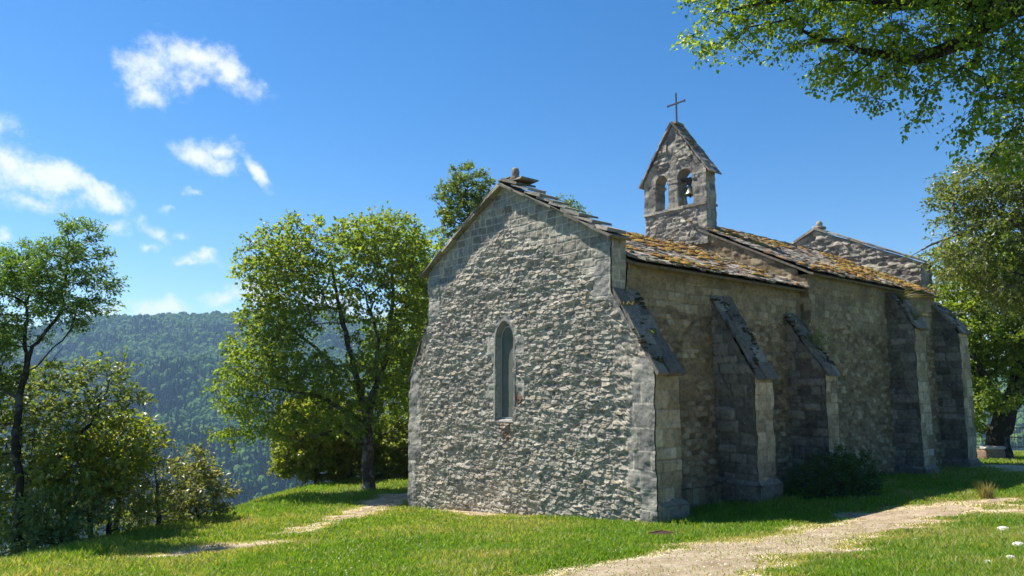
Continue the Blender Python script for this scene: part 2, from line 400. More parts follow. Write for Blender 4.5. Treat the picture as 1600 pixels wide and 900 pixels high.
# path sheet
def earth_mat():
    m, nt, o = newmat('trodden_earth')
    n1 = noise(nt, 2.2, 6, .65); n2 = noise(nt, 40, 5, .75); n3 = noise(nt, 140, 2, .6)
    c = ramp(nt, n1, [(.3, (.33, .25, .16)), (.5, (.48, .38, .255)), (.7, (.62, .51, .37))])
    c = mixrgb(nt, .8, c, ramp(nt, n2, [(.35, (.62, .6, .55)), (.5, (1, 1, 1)), (.68, (1.25, 1.25, 1.25))]), 'MULTIPLY')
    princ(nt, o, c, 1.0, mth(nt, 'ADD', n2, n3), .9, .03, .1); return m
def path_sheet(name, x0, x1, y0, y1, fn, st=.06):
    xs = np.arange(x0, x1, st); ys = np.arange(y0, y1, st); X, Y = np.meshgrid(xs, ys)
    b = fn(X, Y); F = grid_faces(len(ys), len(xs)); ok = (b.ravel()[F].max(1) < -.22); F = F[ok]
    use = np.unique(F); mp = -np.ones(X.size, int); mp[use] = np.arange(len(use))
    x = X.ravel()[use]; y = Y.ravel()[use]
    z = terrain(x, y) + .005
    q = MB(); q.add(np.c_[x, y, z], F4=mp[F]); return q
# the coarse ground triangles may poke through a finer sheet: keep it 1 cm up
q = path_sheet('path', -11, 14, -9, 12, bare)
M_EARTH = earth_mat()
tag(q.build('path', M_EARTH, smooth=True), kind='structure')

# valley river seen beyond the lawn's edge
q = MB(); cpt = at(365, 797, 640); 
rv = []
for k in range(40):
    a = -.95 + k * .045; Rr = 800 + 40 * sin(a * 5)
    c = CAM + (HD * cos(a) + RT * sin(a)) * Rr; e = (HD * cos(a) + RT * sin(a)); rv += [[*(c - e * 16)[:2], FLOOR + .5], [*(c + e * 16)[:2], FLOOR + .5]]
q.add(rv, F4=[[2 * i, 2 * i + 1, 2 * i + 3, 2 * i + 2] for i in range(39)])
tag(q.build('river', simple_mat('pale_water', (.22, .25, .26), .35, .1, .05, bump=0)), kind='structure')

# ------------------------------------------------------------------ grass
rng = np.random.RandomState(3)
def inside_b(x, y):
    return ((x > -.03) & (x < 17.2) & (y > .8) & (y < 8.3)) | ((x > 0) & (x < .95) & (y > -.1) & (y < 9.05))
def scatter(n, dmin, dmax, pw):
    u = rng.rand(n); d = (dmin ** (1 - pw) + u * (dmax ** (1 - pw) - dmin ** (1 - pw))) ** (1 / (1 - pw))
    t = rng.uniform(-.84, .84, n); s = t * d
    return CAM[0] + s * RT[0] + d * HD[0], CAM[1] + s * RT[1] + d * HD[1], d
x, y, d = scatter(760000, 5.2, 34, 1.35)
b = bare(x, y); pb = np.clip(.46 + b * .85, .07, 1) * np.where(fbm(x * 1.1, y * 1.1 + 4, 4) < .40, .55, 1)
keep = (rng.rand(len(x)) < pb) & ~inside_b(x, y) & (crest_dist(x, y) < 2.5)
_g = gnd(1037, 839); keep &= np.hypot(x - _g[0], y - _g[1]) > .27
x, y, d, b = x[keep], y[keep], d[keep], b[keep]
n = len(x); z = terrain(x, y) - .005
patch = fbm(x * .55 + 3, y * .55, 4); p2 = fbm(x * 2.6, y * 2.6 + 9, 3)
ht = (.035 + .05 * rng.rand(n)) * (.65 + .9 * p2) * np.clip(.45 + b * .9, .4, 1.1) * np.where(crest_dist(x, y) > -.6, 1.6, 1.0)
nearw = (np.abs(x) < .5) & (y < 9) & (y > 0); ht = np.where((y < 1.1) & (y > -.6) & (x > 0) & (x < 17), ht * 1.7, ht)
wd = (.0035 + .0028 * rng.rand(n)) * (.7 + d / 14)
ang = rng.uniform(0, 2 * pi, n); lean = rng.uniform(0.1, .85, n) * ht; la = rng.uniform(0, 2 * pi, n)
dx = np.cos(ang) * wd; dy = np.sin(ang) * wd
V = np.zeros((n, 5, 3))
V[:, 0] = np.c_[x - dx, y - dy, z]; V[:, 1] = np.c_[x + dx, y + dy, z]
V[:, 2] = np.c_[x + dx * .8 + np.cos(la) * lean * .35, y + dy * .8 + np.sin(la) * lean * .35, z + ht * .6]
V[:, 3] = np.c_[x - dx * .8 + np.cos(la) * lean * .35, y - dy * .8 + np.sin(la) * lean * .35, z + ht * .6]
V[:, 4] = np.c_[x + np.cos(la) * lean, y + np.sin(la) * lean, z + ht]
i5 = np.arange(n)[:, None] * 5
dryp = np.clip(.10 + (patch - .47) * 1.7 + (p2 - .5) * .9 + np.clip(.5 - b * .9, 0, .7), .05, .92)
rr = np.where(rng.rand(n) < dryp, rng.uniform(.62, 1, n), rng.uniform(0, .58, n) * .6 + patch * .25)
mb = MB(); mb.add(V.reshape(-1, 3), F4=i5 + np.array([0, 1, 2, 3]), F3=i5 + np.array([3, 2, 4]), rnd=np.repeat(rr, 5))
M_GRASS = leaf_mat('meadow_grass', [(0, (.075, .15, .014)), (.3, (.13, .235, .022)), (.55, (.22, .31, .04)), (.75, (.29, .29, .08)), (1, (.38, .33, .19))], .42, .25, .5)
tag(mb.build('grass', M_GRASS), 'short green grass with dry yellow patches covering the hilltop lawn', 'grass', kind='stuff')

# clover heads in the lawn and loose gravel on the path
x, y, d = scatter(5200, 5.5, 20, 1.3); k = (bare(x, y) > .4) & ((x - CAM[0]) * RT[0] + (y - CAM[1]) * RT[1] < 1.5) & ~inside_b(x, y) & (crest_dist(x, y) < 0) & (fbm(x * .5 + 11, y * .5, 3) > .52); x, y = x[k], y[k]; z = terrain(x, y) + rng.uniform(.04, .085, len(x))
oc = np.array([[1, 0, 0], [0, 1, 0], [-1, 0, 0], [0, -1, 0], [0, 0, 1], [0, 0, -1.]]); of = np.array([[0, 1, 4], [1, 2, 4], [2, 3, 4], [3, 0, 4], [1, 0, 5], [2, 1, 5], [3, 2, 5], [0, 3, 5]])
s_ = rng.uniform(.006, .012, len(x)); V = oc[None] * s_[:, None, None] + np.c_[x, y, z][:, None]; mb = MB(); mb.add(V.reshape(-1, 3), F3=(of[None] + (np.arange(len(x)) * 6)[:, None, None]).reshape(-1, 3), rnd=np.repeat(rng.rand(len(x)), 6))
tag(mb.build('clover', leaf_mat('clover_head', [(0, (.55, .52, .45)), (1, (.75, .74, .68))], .3)), 'tiny white clover heads dotted through the lawn', 'clover', kind='stuff')
x, y, d = scatter(60000, 5.5, 24, 1.3); bb = bare(x, y); k = (bb < .1) & (rng.rand(len(x)) < .3) & ~inside_b(x, y); x, y = x[k], y[k]; n = len(x)
s_ = rng.uniform(.004, .015, n) * rng.uniform(.6, 1.3, n); sh = rng.uniform(.6, 1.3, (n, 6, 1)); V = oc[None] * s_[:, None, None] * sh * np.array([1.2, 1.1, .7]) + np.c_[x, y, terrain(x, y) + .006][:, None]
mb = MB(); mb.add(V.reshape(-1, 3), F3=(of[None] + (np.arange(n) * 6)[:, None, None]).reshape(-1, 3), srand=np.repeat(rng.rand(n), 6))
m, nt, o = newmat('limestone_gravel'); princ(nt, o, ramp(nt, attr(nt, 'srand'), [(0, (.22, .18, .13)), (.5, (.45, .38, .28)), (1, (.72, .66, .54))]), .95)
tag(mb.build('gravel', m), 'loose pale gravel scattered over the trodden path', 'gravel', kind='stuff')

# ------------------------------------------------------------------ far forest
def ico(sub=1):
    t = (1 + 5 ** .5) / 2
    v = [(-1, t, 0), (1, t, 0), (-1, -t, 0), (1, -t, 0), (0, -1, t), (0, 1, t), (0, -1, -t), (0, 1, -t), (t, 0, -1), (t, 0, 1), (-t, 0, -1), (-t, 0, 1)]
    f = [(0, 11, 5), (0, 5, 1), (0, 1, 7), (0, 7, 10), (0, 10, 11), (1, 5, 9), (5, 11, 4), (11, 10, 2), (10, 7, 6), (7, 1, 8), (3, 9, 4), (3, 4, 2), (3, 2, 6), (3, 6, 8), (3, 8, 9), (4, 9, 5), (2, 4, 11), (6, 2, 10), (8, 6, 7), (9, 8, 1)]
    v = [np.array(a) / np.linalg.norm(a) for a in v]
    for _ in range(sub):
        c = {}; nf = []
        def mid(a, b):
            k = (min(a, b), max(a, b))
            if k not in c: m_ = v[a] + v[b]; v.append(m_ / np.linalg.norm(m_)); c[k] = len(v) - 1
            return c[k]
        for a, b_, d_ in f:
            x1, x2, x3 = mid(a, b_), mid(b_, d_), mid(d_, a); nf += [(a, x1, x3), (b_, x2, x1), (d_, x3, x2), (x1, x2, x3)]
        f = nf
    return np.array(v), np.array(f)
ICO1 = ico(1); ICO2 = ico(2)
def cone_t(rg):
    V = [(0, 0, 2.3)]; F = []
    for k, (zz, rr_) in enumerate([(1.45, .38), (.75, .6), (0.0, .85)]):
        b0 = len(V)
        top = 0
        for j in range(7):
            a = j * 2 * pi / 7 + k; r_ = rr_ * rg.uniform(.75, 1.2); V.append((cos(a) * r_, sin(a) * r_, zz - rg.uniform(0, .12)))
        V.append((0, 0, zz + .95)); t_ = len(V) - 1
        for j in range(7): F.append((b0 + j, b0 + (j + 1) % 7, t_))
    return np.array(V), np.array(F)
def forest(name, azl, azr, n, R0, R1, label, seed):
    rg = np.random.RandomState(seed)
    a = rg.uniform(azl, azr, n); R = np.sqrt(rg.uniform(R0 ** 2, R1 ** 2, n))
    px = CAM[0] + R * (np.cos(a) * HD[0] + np.sin(a) * RT[0]); py = CAM[1] + R * (np.cos(a) * HD[1] + np.sin(a) * RT[1])
    pz = terrain(px, py); kf = fbm(px / 110., py / 110., 4) + rg.uniform(-.16, .16, n) + np.clip((1500 - R) / 2500, -.05, .2)
    ok = pz > FLOOR + 1.0
    px, py, pz, kf, R = px[ok], py[ok], pz[ok], kf[ok], R[ok]; con = kf > .57
    mb = MB()
    temps = []
    for k in range(6):
        v, f = ICO2 if k < 3 else ICO1
        q = v * (1 + .45 * (rg.rand(len(v), 1) - .5)) * np.array([1, 1, .95]); temps.append((q, f))
    for k in range(6):
        m_ = (~con) & (np.arange(len(px)) % 6 == k); c = np.c_[px, py, pz][m_]; nn = len(c)
        if not nn: continue
        q, f = temps[k]; s = rg.uniform(3.4, 7.2, nn); s = s * (.8 + .0003 * R[m_]); th = rg.uniform(0, 2 * pi, nn)
        X = q[None, :, 0] * np.cos(th)[:, None] - q[None, :, 1] * np.sin(th)[:, None]; Y = q[None, :, 0] * np.sin(th)[:, None] + q[None, :, 1] * np.cos(th)[:, None]
        V = np.stack([X, Y, np.broadcast_to(q[None, :, 2], X.shape)], -1) * s[:, None, None] * np.array([1, 1, 1.15]); V[:, :, 2] += s[:, None] * rg.uniform(.7, 1.2, nn)[:, None]
        V += c[:, None, :]; F = f[None] + (np.arange(nn) * len(q))[:, None, None]
        mb.add(V.reshape(-1, 3), F3=F.reshape(-1, 3), rnd=np.repeat(rg.uniform(.3, 1, nn), len(q)))
    for k in range(4):
        q, f = cone_t(rg); m_ = con & (np.arange(len(px)) % 4 == k); c = np.c_[px, py, pz][m_]; nn = len(c)
        if not nn: continue
        s = rg.uniform(5, 9.5, nn); V = q[None] * s[:, None, None] * np.array([.62, .62, 1.15]) + c[:, None, :]; V[:, :, 2] += 1
        F = f[None] + (np.arange(nn) * len(q))[:, None, None]
        mb.add(V.reshape(-1, 3), F3=F.reshape(-1, 3), rnd=np.repeat(rg.uniform(0, .22, nn), len(q)))
    m, nt, o = newmat('far_foliage')
    n2 = noise(nt, .7, 3, .7)
    c = ramp(nt, attr(nt, 'rnd'), [(0, (.014, .040, .018)), (.24, (.028, .062, .024)), (.3, (.055, .12, .026)), (.7, (.085, .165, .035)), (1, (.13, .20, .045))])
    c = mixrgb(nt, .8, c, ramp(nt, n2, [(.35, (.5, .5, .5)), (.65, (1.3, 1.3, 1.3))]), 'MULTIPLY')
    princ(nt, o, c, 1, n2, 1.0, 1.2, .1)
    tag(mb.build(name, m), label, 'forest', kind='stuff')
forest('far_forest', -.78, -.02, 26000, 830, 2120, 'mixed broadleaf and conifer forest covering the far hillside beyond the valley', 5)
forest('distant_forest', .44, .78, 6500, 1000, 2100, 'hazy woodland on the distant slope seen past the right-hand tree', 6)

# haze
hz = MB(); hz.box((0, 0, (FLOOR - 1 + 330) / 2), (8800, 8800, 330 - (FLOOR - 1)), None)
m, nt, o = newmat('air_haze'); pv = nt.nodes.new('ShaderNodeVolumePrincipled')
pv.inputs['Color'].default_value = (.40, .66, 1.0, 1); pv.inputs['Density'].default_value = .00014; pv.inputs['Anisotropy'].default_value = .2
nt.links.new(pv.outputs[0], o.inputs['Volume'])
tag(hz.build('haze', m), 'thin blue haze filling the air over the valley', 'haze', kind='stuff')
# ------------------------------------------------------------------ masonry surfaces (real relief)
def cells(u, v, L, H, ju, jv, seed):
    """coursed rubble: distance to the joint (m) and a random value per stone"""
    rs = np.random.RandomState(seed); JU = rs.rand(128, 128); JV = rs.rand(128, 128); RD = rs.rand(128, 128)
    y = v / H; x = u / L; yi = np.floor(y).astype(int); xi = np.floor(x).astype(int)
    f1 = np.full(u.shape, 9.0); f2 = np.full(u.shape, 9.0); rd = np.zeros(u.shape); ox = np.zeros(u.shape); oy = np.zeros(u.shape)
    for dj in (-1, 0, 1):
        for di in (-2, -1, 0, 1, 2):
            b = yi + dj; a = xi + di; k = (a % 128, b % 128)
            cx = a + .5 + (JU[k] - .5) * ju + .5 * (b % 2); cy = b + .5 + (JV[k] - .5) * jv
            # rounded-box metric keeps stones oblong
            ddx = np.abs(x - cx) * 1.0; ddy = np.abs(y - cy) * 1.0
            dd = (ddx ** 3.6 + (ddy * 1.1) ** 3.6) ** (1 / 3.6)
            m_ = dd < f1; f2 = np.where(m_, f1, np.minimum(f2, dd)); rd = np.where(m_, RD[k], rd); ox = np.where(m_, (x - cx) * L, ox); oy = np.where(m_, (y - cy) * H, oy); f1 = np.where(m_, dd, f1)
    return (f2 - f1) * min(L, H * 1.3), rd, ox, oy

def rubble(u, v, seed, amp=.042, L=.25, H=.10):
    wu = u + (fbm(u * 3.1 + seed, v * 3.1, 3) - .5) * .12; wv = v + (fbm(u * 1.7 + 40, v * 2.3 + seed, 3) - .5) * .10
    g, rd, ox, oy = cells(wu, wv, L, H, .95, .42, seed)
    mask = sst(.006, .022, g)
    rough = fbm(u * 13 + 5, v * 17, 4); lump = fbm(u * 5.5 + 31, v * 8.5 + 3, 2)
    h = mask * amp * (.45 + .6 * (rd - .15)) + mask * (rough - .5) * .026 + mask * (lump - .5) * .018 + (fbm(u * 30 + 2, v * 34, 3) - .5) * .008
    h += np.exp(-((g - .028) / .010) ** 2) * .014 * sst(.35, .6, fbm(u * 9 + 3, v * 9 + seed, 3))
    r2 = (rd * 7.31) % 1 - .5; r3 = (rd * 23.7) % 1 - .5
    h += mask * np.clip(ox * r2 * .35 + oy * (r3 - .12) * .8, -.035, .035) * (amp / .05)
    h += (1 - mask) * .012 * (fbm(u * 12, v * 12, 3) - .5)
    return h, rd, mask, np.zeros_like(u)

def blocks(u, v, seed, amp=.012, L=.42, H=.3):
    wu = u + (vn(u * 2 + seed, v * 2) - .5) * .03; wv = v + (vn(u * 1.5 + seed + 9, v * 1.5) - .5) * .03
    rs = np.random.RandomState(seed); hh = rs.uniform(.72, 1.3, 80) * H; ed = np.r_[0, np.cumsum(hh)] - 3.0
    r = np.clip(np.searchsorted(ed, wv) - 1, 0, 79); dv = np.minimum(wv - ed[r], ed[r + 1] - wv)
    off = rs.rand(80) * L * 2; bw = rs.uniform(.75, 1.35, 80) * L
    x = (wu + off[r]) / bw[r]; xi = np.floor(x); du = np.minimum(x - xi, 1 - x + xi) * bw[r]
    k = (np.sin(xi * 12.9898 + r * 78.233 + seed) * 43758.5453); rd = k - np.floor(k)
    d = np.minimum(du, dv); mask = sst(.003, .018, d)
    h = mask * amp * (.5 + rd) + mask * (fbm(u * 9 + seed, v * 9, 4) - .5) * .022 + mask * (fbm(u * 2.2, v * 2.2 + seed, 2) - .5) * .02
    return h, rd, mask, np.zeros_like(u)

def tile_blocks(u, v, seed): return blocks(u, v, seed, .012, .30, .21)
def small_rubble(u, v, seed): return rubble(u, v, seed, .042, .25, .125)

def wall(mb, O, U_, N_, u0, u1, bot, top, fn, seed=1, ru=.03, rv=.03, taper=(1, 1), gain=1.0, foff=(0, 0), cut=None):
    """displaced wall sheet: columns run from bot(u) to top(u); O origin, U_ across, N_ outward"""
    O = np.array(O, float); U_ = np.array(U_, float); N_ = np.array(N_, float)
    f = lambda g, a: (g(a) if callable(g) else np.full_like(a, g))
    nu_ = max(2, int(abs(u1 - u0) / ru)); us = np.linspace(u0, u1, nu_ + 1)
    b = f(bot, us); t = f(top, us); nv_ = max(2, int(np.max(t - b) / rv)); k = np.linspace(0, 1, nv_ + 1)
    Ug = np.broadcast_to(us[None], (nv_ + 1, nu_ + 1)); Vg = b[None] + (t - b)[None] * k[:, None]
    h, rd, mask, ash = fn(Ug + foff[0], Vg + foff[1], seed)
    rust = np.zeros_like(h)
    if isinstance(ash, tuple): ash, rust = ash
    tp = np.ones_like(h)
    if taper[0]: tp = tp * sst(0, .05, np.abs(Ug - u0) + .02)
    if taper[1]: tp = tp * sst(0, .05, np.abs(Ug - u1) + .02)
    h = h * tp * gain
    P = O + Ug[..., None] * U_ + Vg[..., None] * np.array([0, 0, 1.0])
    q1 = P[..., 2] * 3.3; q2 = (P[..., 0] + P[..., 1]) * 1.9
    P = P + np.stack([fbm(q1 + 7, q2 + 3, 4) - .5, fbm(q1 + 31, q2 + 9, 4) - .5, 0 * q1], -1) * .085 + h[..., None] * N_
    F = grid_faces(nv_ + 1, nu_ + 1)
    if np.dot(np.cross(U_, [0, 0, 1.0]), N_) < 0: F = F[:, ::-1]
    if cut is not None:
        c = cut(Ug, Vg).ravel(); F = F[~c[F].all(1)]
    mb.add(P.reshape(-1, 3), F4=F, srand=rd.ravel(), mask=mask.ravel(), ash=ash.ravel(), rust=rust.ravel())

AXX, AXY = np.array([1., 0, 0]), np.array([0, 1., 0])
CH = empty('stone_chapel', (0, 0, 0), 'old grey stone chapel with buttresses, mossy stone roof and a small bellcote', 'chapel')
# --- main dimensions
YW, YL = 1.12, 8.10           # chancel walls
YC = 4.72; ZA = 7.80; ZR = 5.92; ZL = 5.95
def gz(u): return near_z(0 * u, u) - .3
def gable_top(u): return np.where(u < YC, ZR + (u - YW) / (YC - YW) * (ZA - ZR), ZA - (u - YC) / (YL - YC) * (ZA - ZL))
WY, WR, WS, WZ = 4.69, .32, 1.88, 3.86      # window centre, half width, sill, springing
def arch(u, half=None, c=None):
    half = WR if half is None else half; x = np.clip(np.abs(u - WY) / half, 0, 1)
    return WZ + half * 1.35 * np.sqrt(np.maximum(1 - x ** 1.7, 0))
def in_win(u, v, g=0.0): return (np.abs(u - WY) < WR + g) & (v > WS - g) & (v < arch(u, WR + g) + 0 * g)
def gable_fn(u, v, seed):
    h, rd, mask, ash = rubble(u, v, seed)
    b, rb, mbk, _ = blocks(u * .0 + u, v, 77, .008, .6, .40)
    # quoins down both buttress corners and dressed stones beside the window
    row = np.floor((v + 3) / .41).astype(int); j = (np.sin(row * 37.7) * 4375.5) % 1; j = np.abs(j)
    qr = .36 + .42 * j; ql = 8.98 - (.30 + .35 * j)
    q = ((u < qr) & (v < 3.3)) | ((u > ql) & (v < 3.2)) | ((u > YL - .35 - .25 * j) & (v > 4.6)) | ((u < YW + .35 * j + .2) & (u > YW - .01) & (v > 4.55))
    q |= (u < YW) & (v > 3.2 + (u) * 1.15) & (v > 3.05)
    wq = (np.abs(u - WY) < WR + .16 + .26 * (np.floor((v - WS) / .52) % 2)) & (v > WS - .02) & (v < WZ + .1)
    wq |= (np.hypot((u - WY), (v - WZ) * .8) < WR + .17) & (v > WZ)
    q |= wq
    # smoother, tidier courses in the top of the gable
    up_ = sst(-1.25, -.85, v - gable_top(u))
    s2, r2, m2, _ = tile_blocks(u, v, 12)
    h = h * (1 - up_) + s2 * up_; mask = mask * (1 - up_) + m2 * up_; rd = np.where(up_ > .5, r2 * .7, rd)
    edge = (fbm(u * 6, v * 6, 2) - .5) * .012
    h = np.where(q, b + .025 + edge, h); mask = np.where(q, mbk, mask); rd = np.where(q, rb, rd); ash = q.astype(float)
    st = sst(.30, .05, np.abs(u - 4.66) + (fbm(u * 6, v * 3, 3) - .5) * .4) * sst(.9, 1.7, v) * (v < WS) * fbm(u * 9, v * 4, 3) * 1.5
    st += .75 * (np.hypot((u - 4.17), (v - 2.42)) < .13)
    return h, rd, mask, (ash, np.clip(st, 0, .8))
g = MB()
wall(g, (0, 0, 0), AXY, -AXX, YW, YL, gz, gable_top, gable_fn, 11, .016, .015, (0, 0), cut=lambda u, v: in_win(u, v, .03))
# return of the parapet above the roof (kneeler end) and its back
wall(g, (0, YW, 0), AXX, -AXY, 0, .46, 4.5, ZR, tile_blocks, 5, .04, .04, (1, 0))
wall(g, (0, YL, 0), AXX, AXY, 0, .46, 4.5, ZL, tile_blocks, 5, .08, .08)
wall(g, (.46, 0, 0), AXY, AXX, YW, YL, 4.9, gable_top, tile_blocks, 5, .1, .1)
g.build('gable_wall', M_GABLE, CH, True)

# window: moulded surround, metal frame, fine mesh
wn_ = MB()
def outline(half, z0, n=14, half_ref=None):
    us = [-half, -half] + [half * (-cos(pi * k / n)) for k in range(1, n)] + [half, half]
    zs = [z0, WZ] + [WZ + half * 1.35 * sqrt(max(0, 1 - abs(cos(pi * k / n)) ** 1.7)) for k in range(1, n)] + [WZ, z0]
    return np.array(us), np.array(zs)
def ring(mb, spec):
    """spec: list of (half, z0, x) outlines joined into a moulding"""
    P = []
    for hf, z0, x in spec:
        a, b_ = outline(hf, z0); P.append(np.c_[np.full(len(a), x), WY + a, b_])
    n_ = len(P[0]); V = np.concatenate(P); F = []
    for r_ in range(len(P) - 1):
        for k in range(n_): F.append([r_ * n_ + k, r_ * n_ + (k + 1) % n_, (r_ + 1) * n_ + (k + 1) % n_, (r_ + 1) * n_ + k])
    mb.add(V, F4=F, srand=.5, mask=1, ash=1, rust=0)
ring(wn_, [(WR + .10, WS - .05, .03), (WR + .09, WS - .05, -.045), (WR + .035, WS - .02, -.05), (WR + .02, WS - .01, -.01), (WR - .015, WS + .01, .0), (WR - .05, WS + .05, .10), (WR - .05, WS + .05, .2)])
WIN = wn_.build('window', M_BLUE, CH)
fr = MB(); ring(fr, [(WR - .055, WS + .055, .085), (WR - .055, WS + .055, .07), (WR - .075, WS + .075, .07), (WR - .075, WS + .075, .09)])
fr.build('frame', simple_mat('pale_metal', (.42, .44, .43), .45, .1, 30, .3, .1), WIN)
def mesh_mat():
    m, nt, o = newmat('wire_mesh')
    w1 = nt.nodes.new('ShaderNodeTexWave'); w1.inputs['Scale'].default_value = 16; w1.bands_direction = 'Z'
    w2 = nt.nodes.new('ShaderNodeTexWave'); w2.inputs['Scale'].default_value = 16; w2.bands_direction = 'Y'
    g_ = nt.nodes.new('ShaderNodeNewGeometry')
    for w_ in (w1, w2): nt.links.new(g_.outputs['Position'], w_.inputs['Vector'])
    s_ = mth(nt, 'MAXIMUM', w1.outputs['Fac'], w2.outputs['Fac'])
    c = mixrgb(nt, s_, (.06, .066, .052), (.17, .18, .145)); c = mixrgb(nt, .5, c, ramp(nt, noise(nt, 2.5, 3), [(.3, (.6,) * 3), (.7, (1.3,) * 3)]), 'MULTIPLY')
    princ(nt, o, c, .8, s_, .3, .004, .12); return m
pn = MB(); a, b_ = outline(WR - .05, WS + .05); k_ = len(a); pn.add(np.r_[np.c_[np.full(k_, .1), WY + a, b_], [[.1, WY, 3]]], F3=[[i, (i + 1) % k_, k_] for i in range(k_)])
pn.build('mesh_panel', mesh_mat(), WIN)

# --- side walls
def side_fn(u, v, seed):
    h, rd, mask, ash = small_rubble(u, v, seed)
    s2, r2, m2, _ = blocks(u, v, 31, .022, .27, .19); k = sst(4.35, 4.5, v + (vn(u * 2, v * 0) - .5) * .3)
    h = h * (1 - k) + s2 * k; mask = mask * (1 - k) + m2 * k; rd = np.where(k > .5, .45 + r2 * .55, rd)
    # smooth band under the eaves
    top_ = sst(5.12, 5.16, v) * (u < 7.8) + sst(5.45, 5.5, v) * (u > 7.8); h = h * (1 - top_) + .05 * top_; rd = np.where(top_ > .5, .55, rd); mask = np.maximum(mask, top_)
    return h, rd, mask, ash
gs = lambda u: near_z(u, 0 * u) - .3
g = MB(); wall(g, (0, YW, 0), AXX, -AXY, .5, 7.9, gs, 5.42, side_fn, 21, .03, .025)
g.build('side_wall', M_SIDE, CH, True)
g = MB(); wall(g, (0, .83, 0), AXX, -AXY, 7.8, 16.5, gs, 5.86, side_fn, 22, .035, .03, (1, 0))
NE = lambda u: 5.86 + np.minimum(u - .83, 9.5 - .83 - (u - .83)) * .512 - .02
wall(g, (7.8, 0, 0), AXY, -AXX, .83, YW + .04, gs(np.array([7.8]))[0], 5.84, tile_blocks, 23, .03, .03, (1, 0))
wall(g, (7.8, 0, 0), AXY, -AXX, YW, 8.6, lambda u: 5.2 + np.minimum(u - YW, np.maximum(8.6 - u, 0)) * .5, lambda u: np.maximum(5.84 + np.minimum(u - .83, 9.05 - u) * .51, 5.3), tile_blocks, 24, .04, .03, (0, 0))
g.build('nave_wall', M_SIDE, CH, True)
g = MB()
g.box((4.1, 8.0, 2.6), (7.2, .3, 5.4), srand=.4, mask=1, ash=0, rust=0)
wall(g, (0, 9.05, 0), AXX, AXY, 7.8, 16.5, -1.2, 5.86, small_rubble, 25, .12, .1)
wall(g, (7.8, 0, 0), AXY, -AXX, 8.1, 9.05, -1.2, 5.6, tile_blocks, 24, .08, .08)
g.build('rear_side_wall', M_SIDE, CH)

# plinth course along the shaded side
for x0 in (.95, 4.5):
    g = MB()
    for k in range(12 if x0 < 4 else 10):
        ln_ = .22 * random.Random(k).uniform(.85, 1.15); g.box((x0 + .13 + k * .235, YW - .07, .08 + .05 * random.Random(k + 5).random()), (.225, .2, .62), jit=.015, rng=np.random.RandomState(k), srand=random.Random(k).random(), mask=1, ash=0, rust=0)
    g.build('plinth_course', M_SIDE, CH)

# --- buttresses
def slab_stack(mb, P0, P1, Wd, U_, rg, n=4, th=.055, over=.035):
    """overlapping weathering slabs from P0 (low) to P1 (high), width along U_"""
    P0 = np.array(P0, float); P1 = np.array(P1, float); U_ = np.array(U_, float); d = P1 - P0; L = np.linalg.norm(d); d /= L
    N_ = np.cross(d, U_); N_ = N_ if N_[2] > 0 else -N_
    for k in range(n):
        ln_ = L / n + .07; c0 = P0 + d * (L / n) * (k + .5) + N_ * (th * .5 + .012)
        R = np.stack([U_, d, N_], 1); til = .05
        R = R @ np.array([[1, 0, 0], [0, cos(til), -sin(til)], [0, sin(til), cos(til)]])
        cutp = rg.uniform(.3, .7); W2 = Wd + over * 2
        for a_, b_ in ((0, cutp), (cutp, 1)):
            mb.box(c0 + U_ * ((a_ + b_) / 2 - .5) * W2 + N_ * rg.uniform(-.012, .02), (W2 * (b_ - a_) - .008, ln_, th), R, .028, rg, srand=rg.uniform(.0, .45))
